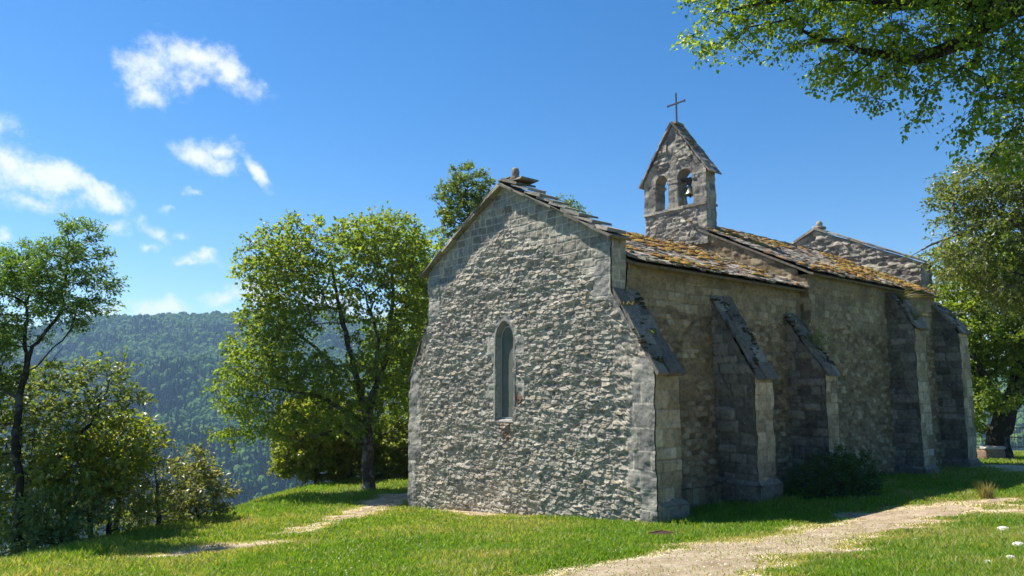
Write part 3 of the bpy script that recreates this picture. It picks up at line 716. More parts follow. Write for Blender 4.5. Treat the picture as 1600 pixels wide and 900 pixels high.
def buttress(x0, x1, yo, yi, zo, zi, base_h, curve=False, seed=1, front=None, warm=M_BUTT, slab_n=6, mirror=False, plinth=True):
    """yo outer face, yi wall face; zo and zi heights of the slope there"""
    s = -1 if not mirror else 1
    zb = float(near_z((x0 + x1) / 2, yo)) - .3
    def tp(y):
        t = (y - yo) / (yi - yo)
        return zo + (zi - zo) * (np.sin(np.clip(t, 0, 1) * pi / 2) if curve else t)
    f1 = MB()
    ua, ub = min(yo, yi), max(yo, yi)
    wall(f1, (x0, 0, 0), AXY, -AXX, ua, ub, zb, tp, front or (lambda u, v, sd: blocks(u, v, sd, .026, .42, .24)), seed, .025 if front else .035, .018 if front else .035, (0, 0) if front else (0, 0))
    wall(f1, (x1, 0, 0), AXY, AXX, ua, ub, zb, tp, lambda u, v, sd: blocks(u, v, sd, .026, .42, .24), seed + 1, .06, .06, (0, 0))
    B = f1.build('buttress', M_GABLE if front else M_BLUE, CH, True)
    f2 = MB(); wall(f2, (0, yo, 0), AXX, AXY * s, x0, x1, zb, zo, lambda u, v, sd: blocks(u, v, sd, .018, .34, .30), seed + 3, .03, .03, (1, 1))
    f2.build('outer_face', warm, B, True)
    rg = np.random.RandomState(seed); sl_ = MB(); xm = (x0 + x1) / 2
    if curve:
        ys = np.linspace(yo + .05 * s, yi, 5)
        for a_, b2 in zip(ys[:-1], ys[1:]): slab_stack(sl_, (xm, a_, float(tp(a_))), (xm, b2, float(tp(b2))), x1 - x0, AXX, rg, 2, .07)
    else: slab_stack(sl_, (xm, yo + .07 * s, zo - .07 * (zi - zo) / (abs(yi - yo))), (xm, yi, zi), x1 - x0, AXX, rg, slab_n)
    sl_.build('weathering_slab', M_COPE, B)
    mo_ = MB(); V0, F0 = ICO1
    for _ in range(60):
        t = rg.rand(); y_ = yo + (yi - yo) * t; sz = rg.uniform(.02, .06)
        x_ = x0 + (x1 - x0) * (.5 + .5 * sin(t * 5 + seed)) + rg.normal() * .09
        mo_.add(V0 * (1 + .5 * (rg.rand(len(V0), 1) - .5)) * sz * np.array([1.6, 1.4, .6]) + np.array([np.clip(x_, x0, x1), y_, float(tp(y_)) + .09]), F3=F0, srand=rg.rand() * .35)
    tag(mo_.build('moss', M_DMOSS, B, True), kind='stuff')
    if plinth:
        pl = MB(); zg = float(near_z(xm, yo)); e = .09
        for (cx, cy, sx_, sy_) in ((xm, yo + s * -.0 + s * .0, x1 - x0 + 2 * e, 0),):
            # chamfered base wrapped round the three free sides
            yy0 = yo + s * e; yy1 = yi
            lo = zg - .3; hi = zg + base_h; ch = .12
            xs_ = [x0 - (0 if front else e), x1 + e]
            V = []
            for (ex, z_) in ((0, lo), (0, hi), (1, hi + ch)):
                xa = xs_[0] + ex * (0 if front else e * .95); xb = xs_[1] - ex * e * .95; ya = yy0 - s * ex * e * .95
                V += [[xa, ya, z_], [xb, ya, z_], [xb, yy1, z_], [xa, yy1, z_]]
            F = []
            for r_ in range(2):
                for k in range(4): F.append([r_ * 4 + k, r_ * 4 + (k + 1) % 4, r_ * 4 + 4 + (k + 1) % 4, r_ * 4 + 4 + k])
            # subdivide and roughen
            V = np.array(V)
            for f_ in F:
                A_, B_, C_, D_ = V[f_]; n1_ = max(1, int(np.linalg.norm(B_ - A_) / .05)); n2_ = max(1, int(np.linalg.norm(D_ - A_) / .05))
                a_ = np.linspace(0, 1, n1_ + 1)[None, :, None]; b2 = np.linspace(0, 1, n2_ + 1)[:, None, None]
                Q = (A_ * (1 - a_) + B_ * a_) * (1 - b2) + (D_ * (1 - a_) + C_ * a_) * b2
                Nn = np.cross(B_ - A_, D_ - A_); Nn = Nn / (np.linalg.norm(Nn) + 1e-9); ctr = V.mean(0); Nn = Nn * np.sign((A_ - ctr) @ Nn)
                hh = (fbm(Q[..., 0] * 5 + Q[..., 1] * 5, Q[..., 2] * 6, 4) - .45) * .10
                Q = Q + Nn * hh[..., None]
                pl.add(Q.reshape(-1, 3), F4=grid_faces(n2_ + 1, n1_ + 1), srand=.3 + .4 * rg.rand(), mask=1, ash=0, rust=0)
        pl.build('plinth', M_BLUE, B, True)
    return B
B1 = buttress(0, .78, .02, YW, 3.07, 4.72, .34, seed=41, front=lambda u, v, sd: gable_fn(u, v, 11), slab_n=6)
# the first buttress must share the gable's stones: same field, same seed
B2 = buttress(3.58, 4.32, .02, YW, 3.0, 4.86, .40, seed=43)
B3 = buttress(6.95, 7.52, .05, YW, 3.1, 4.62, .35, seed=45)
B4 = buttress(12.6, 13.42, .0, .83, 4.5, 5.62, .22, True, seed=47)
B5 = buttress(16.25, 17.08, .0, 1.0, 4.52, 5.55, .20, True, seed=49)
BL = buttress(0, .8, 9.0, YL, 3.0, 4.55, .15, seed=51, front=lambda u, v, sd: gable_fn(u, v, 11), mirror=True, plinth=False)

# --- roofs of overlapping stone slabs
def roof(mb, mo, x0, x1, y0, z0, y1, z1, rg, expo=.15, wmin=.10, wmax=.32, moss=1.0, th=(.018, .045)):
    """slope from the eave (y0,z0) to the ridge (y1,z1)"""
    L = sqrt((y1 - y0) ** 2 + (z1 - z0) ** 2); d = np.array([0, (y1 - y0) / L, (z1 - z0) / L]); N_ = np.cross(AXX, d); N_ = N_ if N_[2] > 0 else -N_
    P0 = np.array([0, y0, z0])
    # bedding under the slabs
    V = [P0 + AXX * x0 - N_ * .05, P0 + AXX * x1 - N_ * .05, P0 + AXX * x1 + d * L - N_ * .05, P0 + AXX * x0 + d * L - N_ * .05]
    V = np.array(V); mb.add(np.r_[V, V - N_ * .06], F4=[[0, 1, 2, 3], [4, 7, 6, 5], [0, 4, 5, 1], [1, 5, 6, 2], [2, 6, 7, 3], [3, 7, 4, 0]], srand=.1)
    r_ = 0; s = 0.0
    while s < L - expo * 1.25:
        x = x0 - rg.uniform(0, .15)
        while x < x1:
            w_ = rg.uniform(wmin, wmax); ln_ = expo * rg.uniform(1.6, 2.3); t_ = rg.uniform(*th)
            til = rg.uniform(.02, .09); rl = rg.uniform(-.05, .05); yw_ = rg.uniform(-.09, .09)
            R0 = np.stack([AXX, d, N_], 1)
            Rt = np.array([[1, 0, 0], [0, cos(til), -sin(til)], [0, sin(til), cos(til)]]).T @ np.array([[cos(rl), 0, sin(rl)], [0, 1, 0], [-sin(rl), 0, cos(rl)]])
            Rz = np.array([[cos(yw_), -sin(yw_), 0], [sin(yw_), cos(yw_), 0], [0, 0, 1]])
            xa = max(x, x0); xb = min(x + w_ - .006, x1)
            if xb - xa > .04:
                ln_ = min(ln_, L - s + .02); c = P0 + AXX * (xa + xb) / 2 + d * (s + ln_ / 2 - rg.uniform(.0, .07) + (-.05 if r_ == 0 else 0)) + N_ * (.035 + rg.uniform(-.008, .03))
                sr = rg.rand(); 
                mb.box(c, (xb - xa, ln_, t_), R0 @ Rz @ Rt, .014, rg, srand=sr)
            x += w_
        s += expo * rg.uniform(.85, 1.12); r_ += 1
    if moss:
        V0, F0 = ICO1; n_ = int((x1 - x0) * L * 30 * moss)
        for _ in range(n_):
            x = rg.uniform(x0, x1); s = rg.uniform(0, 1) * L
            if fbm(np.array([x * .8 + 7]), np.array([s * 1.1 + y0 * 3]), 3)[0] < .46: continue
            sz = rg.uniform(.03, .10); v = V0 * (1 + .5 * (rg.rand(len(V0), 1) - .5)) * np.array([sz * rg.uniform(1, 2.2), sz * rg.uniform(.8, 1.5), sz * rg.uniform(.28, .5)])
            mo.add((v @ np.stack([AXX, d, N_], 1).T) + P0 + AXX * x + d * s + N_ * .085, F3=F0, srand=rg.rand())
rg = np.random.RandomState(9); a_, mo = MB(), MB()
ZCR = 5.28 + (YC - .84) * .475
roof(a_, mo, .47, 7.79, .84, 5.43, YC, ZCR + .03, rg)
roof(a_, MB(), .47, 7.79, 8.4, 5.40, YC, ZCR - .06, rg, .3, .5, 1.0, 0)
RC = a_.build('chancel_roof', M_SLAB, CH); tag(mo.build('moss', M_MOSS, RC, True), kind='stuff')
a_, mo = MB(), MB(); YN = 4.9; ZNR = 8.02
roof(a_, mo, 7.70, 16.5, .58, 5.88, YN, ZNR, rg, .16, .11, .34, .9)
roof(a_, MB(), 7.70, 16.5, 9.3, 5.85, YN, ZNR - .08, rg, .3, .5, 1.0, 0)
RN = a_.build('nave_roof', M_SLAB, CH); tag(mo.build('moss', M_MOSS, RN, True), kind='stuff')
g = MB()
for k in range(30):
    x = 7.9 + k * .29; g.box((x, YN, ZNR + .02 + rg.uniform(-.01, .02)), (.3, .34, .06), None, .015, rg, srand=rg.uniform(.1, .6))
g.build('ridge_stone', M_COPE, RN)

# --- coping slabs on the chancel gable
g = MB()
def verge(mb, ya, za, yb, zb, n, th, lenf, tilt, lip=.16, back=.5, under=True, lift=.02):
    P0 = np.array([0, ya, za]); P1 = np.array([0, yb, zb]); d = P1 - P0; L = np.linalg.norm(d); d = d / L; N_ = np.array([0, -d[2], d[1]]); N_ = N_ if N_[2] > 0 else -N_
    for k in range(n):
        c = P0 + d * L * (k + .5) / n + N_ * (th / 2 + lift) + AXX * ((back - lip) / 2 + rg.uniform(-.02, .02))
        R = np.stack([AXX, d, N_], 1); t = tilt; R = R @ np.array([[1, 0, 0], [0, cos(t), -sin(t)], [0, sin(t), cos(t)]])
        mb.box(c, (back + lip, L / n * lenf, th * rg.uniform(.85, 1.2)), R, .02, rg, srand=rg.uniform(.1, .65))
verge(g, YW - .14, ZR - .05, YC, ZA, 8, .05, 1.05, 0, .20, .5, lift=.005)
verge(g, YW + .05, ZR + .08, YC - .1, ZA + .1, 8, .055, 1.3, -.15, .17, .45, lift=.03)
verge(g, YL + .22, ZL - .10, YC, ZA, 7, .05, 1.05, 0, .20, .5, lift=.005)
verge(g, YL + .12, ZL + .0, YC + .1, ZA + .05, 6, .05, 1.2, -.08, .10, .45, lift=.05)
for k in range(3): g.box((.16, YC - .1 - .22 * k, ZA + .15 - .055 * k), (.6, .5, .045), None, .02, rg, srand=.3)
g.build('gable_coping', M_COPE, CH)
def rock(mb, c, s, seed, **at_):
    rg_ = np.random.RandomState(seed); V, F = ICO2; q = V * (1 + .22 * (rg_.rand(len(V), 1) - .5)); q = np.sign(q) * np.abs(q) ** .85; mb.add(q * np.array(s) + np.array(c), F3=F, **at_)
g = MB(); rock(g, (.25, YC - .12, ZA + .36), (.10, .10, .15), 4, srand=.4); g.build('finial', M_COPE, CH, True)

# --- west parapet gable
g = MB(); YWC = 4.95
wt = lambda u: 8.93 - np.abs(u - YWC) / (YWC - 1.1) * (8.93 - 7.15)
wall(g, (16.4, 0, 0), AXY, -AXX, 1.1, 8.8, 5.6, wt, lambda u, v, s: rubble(u, v, s, .05, .38, .17), 61, .04, .035, (0, 0))
wall(g, (17.05, 0, 0), AXY, AXX, 1.0, 8.9, -1, wt, lambda u, v, s: rubble(u, v, s, .05, .38, .17), 62, .12, .1, (0, 0))
wall(g, (0, 1.1, 0), AXX, -AXY, 16.4, 17.05, 5.4, 7.15, tile_blocks, 63, .04, .04)
wall(g, (0, 8.8, 0), AXX, AXY, 16.4, 17.05, 5.4, 7.15, tile_blocks, 63, .1, .1)
wall(g, (0, .83, 0), AXX, -AXY, 16.4, 17.05, -.5, 5.7, small_rubble, 64, .04, .04)
WG = g.build('parapet_gable', M_BELF, CH, True)
g = MB()
for sgn, (ya, yb) in ((1, (.95, YWC)), (-1, (8.95, YWC))):
    d = np.array([0, yb - ya, 8.93 - 7.15 + .07]); L = np.linalg.norm(d); d /= L; N_ = np.array([0, -d[2], d[1]]); N_ = N_ if N_[2] > 0 else -N_
    for k in range(9):
        g.box(np.array([16.72, ya, 7.10]) + d * L * (k + .5) / 9 + N_ * .05, (.85, L / 9 * 1.12, .07), np.stack([AXX, d, N_], 1), .02, rg, srand=rg.uniform(.1, .6))
g.build('coping', M_COPE, WG)
g = MB(); g.box((16.7, YWC, 9.06), (.4, .4, .12), None, .02, rg, srand=.5); rock(g, (16.7, YWC, 9.2), (.12, .12, .16), 8, srand=.6); g.build('finial', M_COPE, WG, True)

# --- bellcote
g = MB(); XB, XK = 7.74, 8.24; Y0, Y1 = 4.03, 6.54; YA = 5.285; SP = 9.48
O1 = (5.52, 6.06); O2 = (4.55, 5.15); ZB = 7.2
def bt(u): return 9.62 + (1 - np.abs(u - YA) / (Y1 - YA)) * (11.38 - 9.62)
def btop(u, o): c = (o[0] + o[1]) / 2; r_ = (o[1] - o[0]) / 2; return SP + np.sqrt(np.maximum(r_ ** 2 - (u - c) ** 2, 0)) * 1.05
bl_ = lambda u, v, s: blocks(u, v, s, .012, .5, .33)
rb_ = lambda u, v, s: rubble(u, v, s, .045, .33, .14)
for X, N_, k in ((XB, -AXX, 1), (XK, AXX, 2)):
    rz = .03 if k == 1 else .07
    wall(g, (X, 0, 0), AXY, N_, Y0, Y1, ZB, 8.5, lambda u, v, s: tuple(np.where((u < Y0 + .35) | (v > 9), b2, a2) for a2, b2 in zip(rb_(u, v, s), bl_(u, v, s))), 71, rz, rz, (1, 1))
    for ya, yb in ((Y0, O2[0]), (O2[1], O1[0]), (O1[1], Y1)):
        wall(g, (X, 0, 0), AXY, N_, ya, yb, 8.5, SP, bl_, 72, rz, rz, (1, 1))
        wall(g, (X, 0, 0), AXY, N_, ya, yb, SP, bt, bl_, 73, rz, rz, (0, 0))
    for o_ in (O1, O2):
        wall(g, (X, 0, 0), AXY, N_, o_[0], o_[1], lambda u, o_=o_: btop(u, o_), bt, lambda u, v, s: tuple(np.where(v > 9.95, a2, b2) for a2, b2 in zip(rb_(u, v, s), bl_(u, v, s))), 73, rz, rz, (0, 0))
for Y, N_ in ((Y0, -AXY), (Y1, AXY)): wall(g, (0, Y, 0), AXX, N_, XB, XK, ZB, 9.62, bl_, 74, .04, .04, (1, 1))
for o_ in (O1, O2):
    wall(g, (0, o_[0], 0), AXX, AXY, XB, XK, 8.45, SP, bl_, 75, .05, .05, (1, 1)); wall(g, (0, o_[1], 0), AXX, -AXY, XB, XK, 8.45, SP, bl_, 76, .05, .05, (1, 1))
    us = (o_[0] + o_[1]) / 2 - np.cos(np.linspace(0, pi, 17)) * (o_[1] - o_[0]) / 2; zs = btop(us, o_); V = np.r_[np.c_[np.full(17, XB), us, zs], np.c_[np.full(17, XK), us, zs]]
    g.add(V, F4=[[k, k + 1, 18 + k, 17 + k] for k in range(16)], srand=.3, mask=1, ash=0, rust=0)
    g.box(((XB + XK) / 2, (o_[0] + o_[1]) / 2, 8.47), (XK - XB - .02, o_[1] - o_[0] + .06, .1), None, 0, rg, srand=.6, mask=1, ash=0, rust=0)
BC = g.build('bellcote', M_BELF, CH, True)
g = MB()
for k in range(6): g.box(((XB + XK) / 2, Y0 + (k + .5) * (Y1 - Y0) / 6 , 8.50), (XK - XB + .16, (Y1 - Y0) / 6 - .01 + (.03 if k in (0, 5) else 0), .085), None, .012, rg, srand=rg.uniform(.4, .8))
g.build('ledge', M_COPE, BC)
for y_, w_ in ((5.335, .44), (6.1, .16), (4.5, .1)):
    g = MB(); g.box(((XB + XK) / 2, y_, SP - .04), (XK - XB + .07, w_, .09), None, .01, rg, srand=.5); g.box(((XB + XK) / 2, y_, SP - .11), (XK - XB + .02, w_ - .05, .06), None, .008, rg, srand=.4)
    if w_ < .4: g.build('impost', M_COPE, BC)
    else: g.build('pier_capital', M_COPE, BC)
g = MB(); g.box(((XB + XK) / 2, 5.335, 8.62), (XK - XB + .07, .45, .16), None, .01, rg, srand=.5)
g.build('pier_base', M_COPE, BC)
g = MB()
for sgn in (-1, 1):
    ya = YA + sgn * (Y1 - YA + .12); d = np.array([0, YA - ya, 11.42 - 9.50]); L = np.linalg.norm(d); d /= L; N_ = np.array([0, -d[2], d[1]]); N_ = N_ if N_[2] > 0 else -N_
    for k in range(9):
        t = -.05; R = np.stack([AXX, d, N_], 1) @ np.array([[1, 0, 0], [0, cos(t), -sin(t)], [0, sin(t), cos(t)]])
        for j in (-.5, .5): g.box(np.array([(XB + XK) / 2 + j * .33, ya, 9.50]) + d * L * (k + .5) / 9 + N_ * .045, (.335, L / 9 * 1.3, .045), R, .014, rg, srand=rg.uniform(.0, .6))
g.box(((XB + XK) / 2, YA, 11.47), (.5, .26, .09), None, .02, rg, srand=.3)
BR = g.build('slab_roof', M_COPE, BC)
mo = MB()
for _ in range(46):
    t = rg.uniform(.2, 1); sz = rg.uniform(.03, .07); y_ = Y0 - .1 + t * (YA - Y0 + .1); z_ = 9.5 + t * 1.92 + .09
    V0, F0 = ICO1; mo.add(V0 * (1 + .5 * (rg.rand(len(V0), 1) - .5)) * np.array([sz * 1.4, sz, sz * .6]) + np.array([rg.uniform(XB, XK), y_, z_]), F3=F0, srand=rg.rand())
tag(mo.build('moss', M_MOSS, BR, True), kind='stuff')
M_IRON = simple_mat('dark_iron', (.045, .04, .04), .6, .3, 30, .6)
def tube(mb, pts, rad, n=6, **at_):
    pts = np.array(pts, float); rad = np.broadcast_to(rad, (len(pts),)); d = np.gradient(pts, axis=0); d /= np.linalg.norm(d, axis=1)[:, None] + 1e-9
    ref = np.array([.31, .17, .05]) if abs(d[0][2]) > .5 else np.array([0, .1, 1.]); a = np.cross(d, ref); a /= np.linalg.norm(a, axis=1)[:, None] + 1e-9; b = np.cross(d, a)
    t = np.arange(n) * 2 * pi / n
    V = pts[:, None] + rad[:, None, None] * (np.cos(t)[None, :, None] * a[:, None] + np.sin(t)[None, :, None] * b[:, None])
    i = np.arange(len(pts) - 1)[:, None] * n + np.arange(n)[None]; j = np.arange(len(pts) - 1)[:, None] * n + (np.arange(n)[None] + 1) % n
    F = np.stack([i, j, j + n, i + n], -1).reshape(-1, 4); V = V.reshape(-1, 3); k = len(V)
    V = np.r_[V, pts[:1], pts[-1:]]
    F3 = [[(q + 1) % n, q, k] for q in range(n)] + [[k - n + q, k - n + (q + 1) % n, k + 1] for q in range(n)]
    mb.add(V, F4=F, F3=F3, **at_)
g = MB(); XC = 7.95; g.box((XC, YA - .03, 12.0), (.035, .045, 1.12)); g.box((XC - .003, YA - .03, 12.19), (.04, .70, .045))
for y_ in (-.35, .35): g.box((XC - .004, YA - .03 + y_, 12.19), (.045, .03, .075))
g.build('cross', M_IRON, BC)
# bell
BE = empty('church_bell', (7.98, 4.82, 8.9), 'small bronze bell hanging in the right-hand arch of the bellcote', 'bell')
def lathe(mb, c, prof, n=24, **at_):
    t = np.arange(n) * 2 * pi / n; V = []; 
    for r_, z_ in prof: V += [[c[0] + r_ * cos(q), c[1] + r_ * sin(q), c[2] + z_] for q in t]
    F = [[k * n + q, k * n + (q + 1) % n, (k + 1) * n + (q + 1) % n, (k + 1) * n + q] for k in range(len(prof) - 1) for q in range(n)]
    mb.add(V, F4=F, **at_)
g = MB(); lathe(g, (7.98, 4.82, 8.93), [(.165, .03), (.20, 0), (.205, .02), (.17, .06), (.135, .13), (.12, .22), (.112, .27), (.08, .31), (0, .32)])
g.build('bell_body', simple_mat('old_bronze', (.20, .19, .15), .42, .3, 25, .75), BE, True)
g = MB(); tube(g, [(7.98, 4.82, 9.1), (7.98, 4.82, 8.9)], .014); rock(g, (7.98, 4.82, 8.89), (.035, .035, .045), 3); g.build('clapper', M_IRON, BE)
g = MB(); g.box((7.98, 4.85, 9.47), (.13, .58, .10)); g.box((7.98, 4.82, 9.36), (.10, .2, .14)); tube(g, [(7.98, 4.82, 9.2), (7.98, 4.82, 9.32)], .035)
tube(g, [(8.0, 4.7, 9.42), (8.0, 4.66, 9.6), (8.02, 4.78, 9.74)], .012); g.build('headstock', simple_mat('dark_oak', (.05, .04, .03), .8), BE)
#PART3
# ------------------------------------------------------------------ trees and plants
def frames(d):
    ref = np.array([.37, .23, .11]) / 1.0
    a = np.cross(d, ref); a /= np.linalg.norm(a, axis=-1, keepdims=True) + 1e-9; b = np.cross(d, a); return a, b
def segs(mb, P, Q, rp, rq, dp, dq, n, **at_):
    """frusta between P and Q (arrays)"""
    t = np.arange(n) * 2 * pi / n; ap, bp = frames(dp); aq, bq = frames(dq); ct, st = np.cos(t)[None, :, None], np.sin(t)[None, :, None]
    A = P[:, None] + rp[:, None, None] * (ct * ap[:, None] + st * bp[:, None]); B = Q[:, None] + rq[:, None, None] * (ct * aq[:, None] + st * bq[:, None])
    V = np.concatenate([A, B], 1); k = np.arange(len(P))[:, None] * 2 * n; j = np.arange(n)[None]; j2 = (j + 1) % n
    F = np.stack([k + j, k + j2, k + n + j2, k + n + j], -1).reshape(-1, 4); mb.add(V.reshape(-1, 3), F4=F, **at_)

def leaves(mb, C, D, size, width, rg, up=.6, rnd=None, cup=.18):
    """folded pointed leaves at C growing along D"""
    n = len(C); N_ = rg.normal(size=(n, 3)) * (1 - up) ; N_[:, 2] += up
    D = D / (np.linalg.norm(D, axis=1)[:, None] + 1e-9); S_ = np.cross(D, N_); S_ /= np.linalg.norm(S_, axis=1)[:, None] + 1e-9; N_ = np.cross(S_, D)
    L = size * rg.uniform(.65, 1.25, n)[:, None]; Wd = L * width * rg.uniform(.8, 1.2, n)[:, None] * .5
    V = np.stack([C, C + D * L * .45 + S_ * Wd + N_ * Wd * cup * 2, C + D * L - N_ * L * .08, C + D * L * .45 - S_ * Wd + N_ * Wd * cup * 2], 1)
    i = np.arange(n)[:, None] * 4
    if rnd is None: rnd = rg.rand(n)
    mb.add(V.reshape(-1, 3), F3=np.concatenate([i + np.array([0, 1, 2]), i + np.array([0, 2, 3])]), rnd=np.repeat(rnd, 4))

def crown_points(blobs, rg, spacing):
    pts = []
    vols = np.array([b[1][0] * b[1][1] * b[1][2] for b in blobs]); tot = int(4.19 * vols.sum() / spacing ** 3 * 1.5)
    for _ in range(tot * 3):
        b = blobs[rg.choice(len(blobs), p=vols / vols.sum())]
        v = rg.normal(size=3); v /= np.linalg.norm(v); r_ = rg.rand() ** .45
        v = v * r_ * np.array(b[1]); p = b[0] + RT * v[0] + HD * v[1] + UP * v[2]
        if all(np.sum((p - q) ** 2) > (spacing * .62) ** 2 for q in pts): pts.append(p)
        if len(pts) > tot: break
    return np.array(pts)

def px_blobs(lst):
    """(px,py,depth,half width px,half height px,half depth m)"""
    return [(at(px, py, dp), (rx * dp / FOC, rd, ry * dp / FOC)) for px, py, dp, rx, ry, rd in lst]

def tree(name, label, cat, base, trunk, r0, blobs, spacing, lpc, lsize, lwid, lmat, bark, seed, group=None, clump=None, tips=.007, up=.55, droop=.15, step=.3, rbase=None, bare=0.0, extra=None, flat=.6, twigs=6, gnarl=.12, maxr=None):
    rg = np.random.RandomState(seed); root = empty(name, base, label, cat, group)
    clump = clump or spacing * .62
    nodes = []; par = []; typ = []
    trunk = [np.array(p, float) for p in trunk]
    for i in range(len(trunk) - 1):
        a, b = trunk[i], trunk[i + 1]; m = max(1, int(np.linalg.norm(b - a) / step))
        for k in range(0 if i == 0 else 1, m + 1):
            nodes.append(a + (b - a) * k / m + (rg.normal(size=3) * .02 if 0 < k else 0)); par.append(len(nodes) - 2); 
    par[0] = -1; nt_ = len(nodes); path = [0.0]
    for i in range(1, nt_): path.append(path[-1] + np.linalg.norm(nodes[i] - nodes[i - 1]))
    limbs = extra or []
    for lb in limbs:
        lb = [np.array(p, float) for p in lb]; d0 = [np.linalg.norm(q - lb[0]) for q in nodes]; cur = int(np.argmin(d0))
        for a in lb:
            v = a - nodes[cur]; m = max(1, int(np.linalg.norm(v) / step)); s0 = nodes[cur]
            for k in range(1, m + 1): nodes.append(s0 + v * k / m + rg.normal(size=3) * .03); par.append(cur); cur = len(nodes) - 1; path.append(path[par[cur]] + np.linalg.norm(v) / m)
    C = crown_points(blobs, rg, spacing)
    pts_trunk = np.array(nodes[int(nt_ * .3):])
    order = np.argsort([np.min(np.linalg.norm(pts_trunk - c, axis=1)) for c in C])
    first = int(nt_ * .28); ends = []
    NP = np.zeros((20000, 3)); NP[:len(nodes)] = nodes; PP = np.zeros(20000); PP[:len(nodes)] = path; cnt = len(nodes)
    par = list(par)
    for ci in order:
        c = C[ci]; q = NP[first:cnt]; v = c - q; dist = np.linalg.norm(v, axis=1) + 1e-6
        cost = dist * (1 + .7 * np.maximum(0, -v[:, 2] / dist)) + .10 * PP[first:cnt]
        k = int(np.argmin(cost)) + first
        v = c - NP[k]; L = np.linalg.norm(v); m = max(1, int(L / step)); s0 = NP[k].copy(); cur = k
        side = np.cross(v, rg.normal(size=3)); side /= np.linalg.norm(side) + 1e-9; am = L * gnarl * rg.uniform(-1, 1); sag = L * rg.uniform(.0, .14)
        for i in range(1, m + 1):
            t = i / m
            if cnt >= 19990: break
            NP[cnt] = s0 + v * t + side * am * sin(pi * t) + np.array([0, 0, sag * sin(pi * t)]) + (rg.normal(size=3) * step * .07 if i < m else 0)
            PP[cnt] = PP[cur] + L / m; par.append(cur); cur = cnt; cnt += 1
        ends.append(cur)
    N_ = NP[:cnt]; par = np.array(par[:cnt]); kids = np.zeros(cnt)
    e = 2.35; acc = np.zeros(cnt)
    for i in range(cnt - 1, 0, -1):
        if acc[i] == 0: acc[i] = (tips * 1.4) ** e
        acc[par[i]] += acc[i]
    R_ = acc ** (1 / e); sc_ = r0 / max(R_[1], 1e-6)
    R_ = np.where(R_ > tips * 3, tips * 3 + (R_ - tips * 3) * (r0 - tips * 3) / max(R_[1] - tips * 3, 1e-6), R_); R_[0] = r0 * 1.0
    base_h = N_[:, 2] - N_[0, 2]; fl = np.exp(-np.maximum(base_h, 0) / .35) * (np.arange(cnt) < nt_); R_ = R_ * (1 + .45 * fl)
    i = np.arange(1, cnt); P = N_[par[i]]; Q = N_[i]; dq = Q - P; dq /= np.linalg.norm(dq, axis=1)[:, None] + 1e-9
    dirs = np.zeros((cnt, 3)); dirs[i] = dq; dirs[0] = dq[0]
    dp = dirs[par[i]]; rq = R_[i]; rp = np.minimum(R_[par[i]], rq * 1.5)
    big = (R_[par[i]] < rq * 1.6); dp = np.where(big[:, None], dp, dq)
    wood = MB(); th = rq > .035
    if th.any(): segs(wood, P[th], Q[th], rp[th], rq[th], dp[th], dq[th], 10)
    segs(wood, P[~th], Q[~th], rp[~th], rq[~th], dp[~th], dq[~th], 5)
    # twigs and leaves
    ends = np.array(ends); LC = []; LD = []; TW = []
    c0 = N_[ends]; out_ = c0 - c0.mean(0); out_ /= np.linalg.norm(out_, axis=1)[:, None] + 1e-9
    nE = len(ends)
    keep = rg.rand(nE) > bare
    for j in range(twigs):
        v = rg.normal(size=(nE, 3)) * np.array([1, 1, flat]) + out_ * .7; v[:, 2] += .1 - droop; v /= np.linalg.norm(v, axis=1)[:, None]
        ln_ = clump * rg.uniform(.55, 1.25, nE)[:, None]; end = c0 + v * ln_; end[:, 2] -= droop * ln_[:, 0] * .5
        mid = (c0 + end) / 2 + rg.normal(size=(nE, 3)) * clump * .07; mid[:, 2] += .06 * clump
        for a, b, ra, rb2 in ((c0, mid, tips, tips * .75), (mid, end, tips * .75, tips * .4)):
            dd = b - a; dd /= np.linalg.norm(dd, axis=1)[:, None]; segs(wood, a, b, np.full(nE, ra), np.full(nE, rb2), dd, dd, 3)
        m = max(1, int(lpc / twigs)); kk = keep
        t = rg.uniform(.12, 1.05, (kk.sum(), m, 1)) ** .8
        p = np.where(t < .5, c0[kk][:, None] * (1 - 2 * t) + mid[kk][:, None] * 2 * t, mid[kk][:, None] * (2 - 2 * t) + end[kk][:, None] * (2 * t - 1))
        p = p + rg.normal(size=p.shape) * clump * .16 * np.array([1, 1, .75]); dd = v[kk][:, None] * .7 + rg.normal(size=p.shape) * .6; dd[..., 2] -= droop
        LC.append(p.reshape(-1, 3)); LD.append(dd.reshape(-1, 3))
    wood.build('trunk', bark, root, True)
    LC = np.concatenate(LC); LD = np.concatenate(LD); cr = MB()
    rn = np.clip(rg.rand(len(LC)) * .65 + .35 * fbm(LC[:, 0] * 1.3 + LC[:, 2], LC[:, 1] * 1.3 + 5 + LC[:, 2] * .7, 2) + .0, 0, 1)
    leaves(cr, LC, LD, lsize, lwid, rg, up, rn); cr.build('crown', lmat, root)
    return root, N_, R_

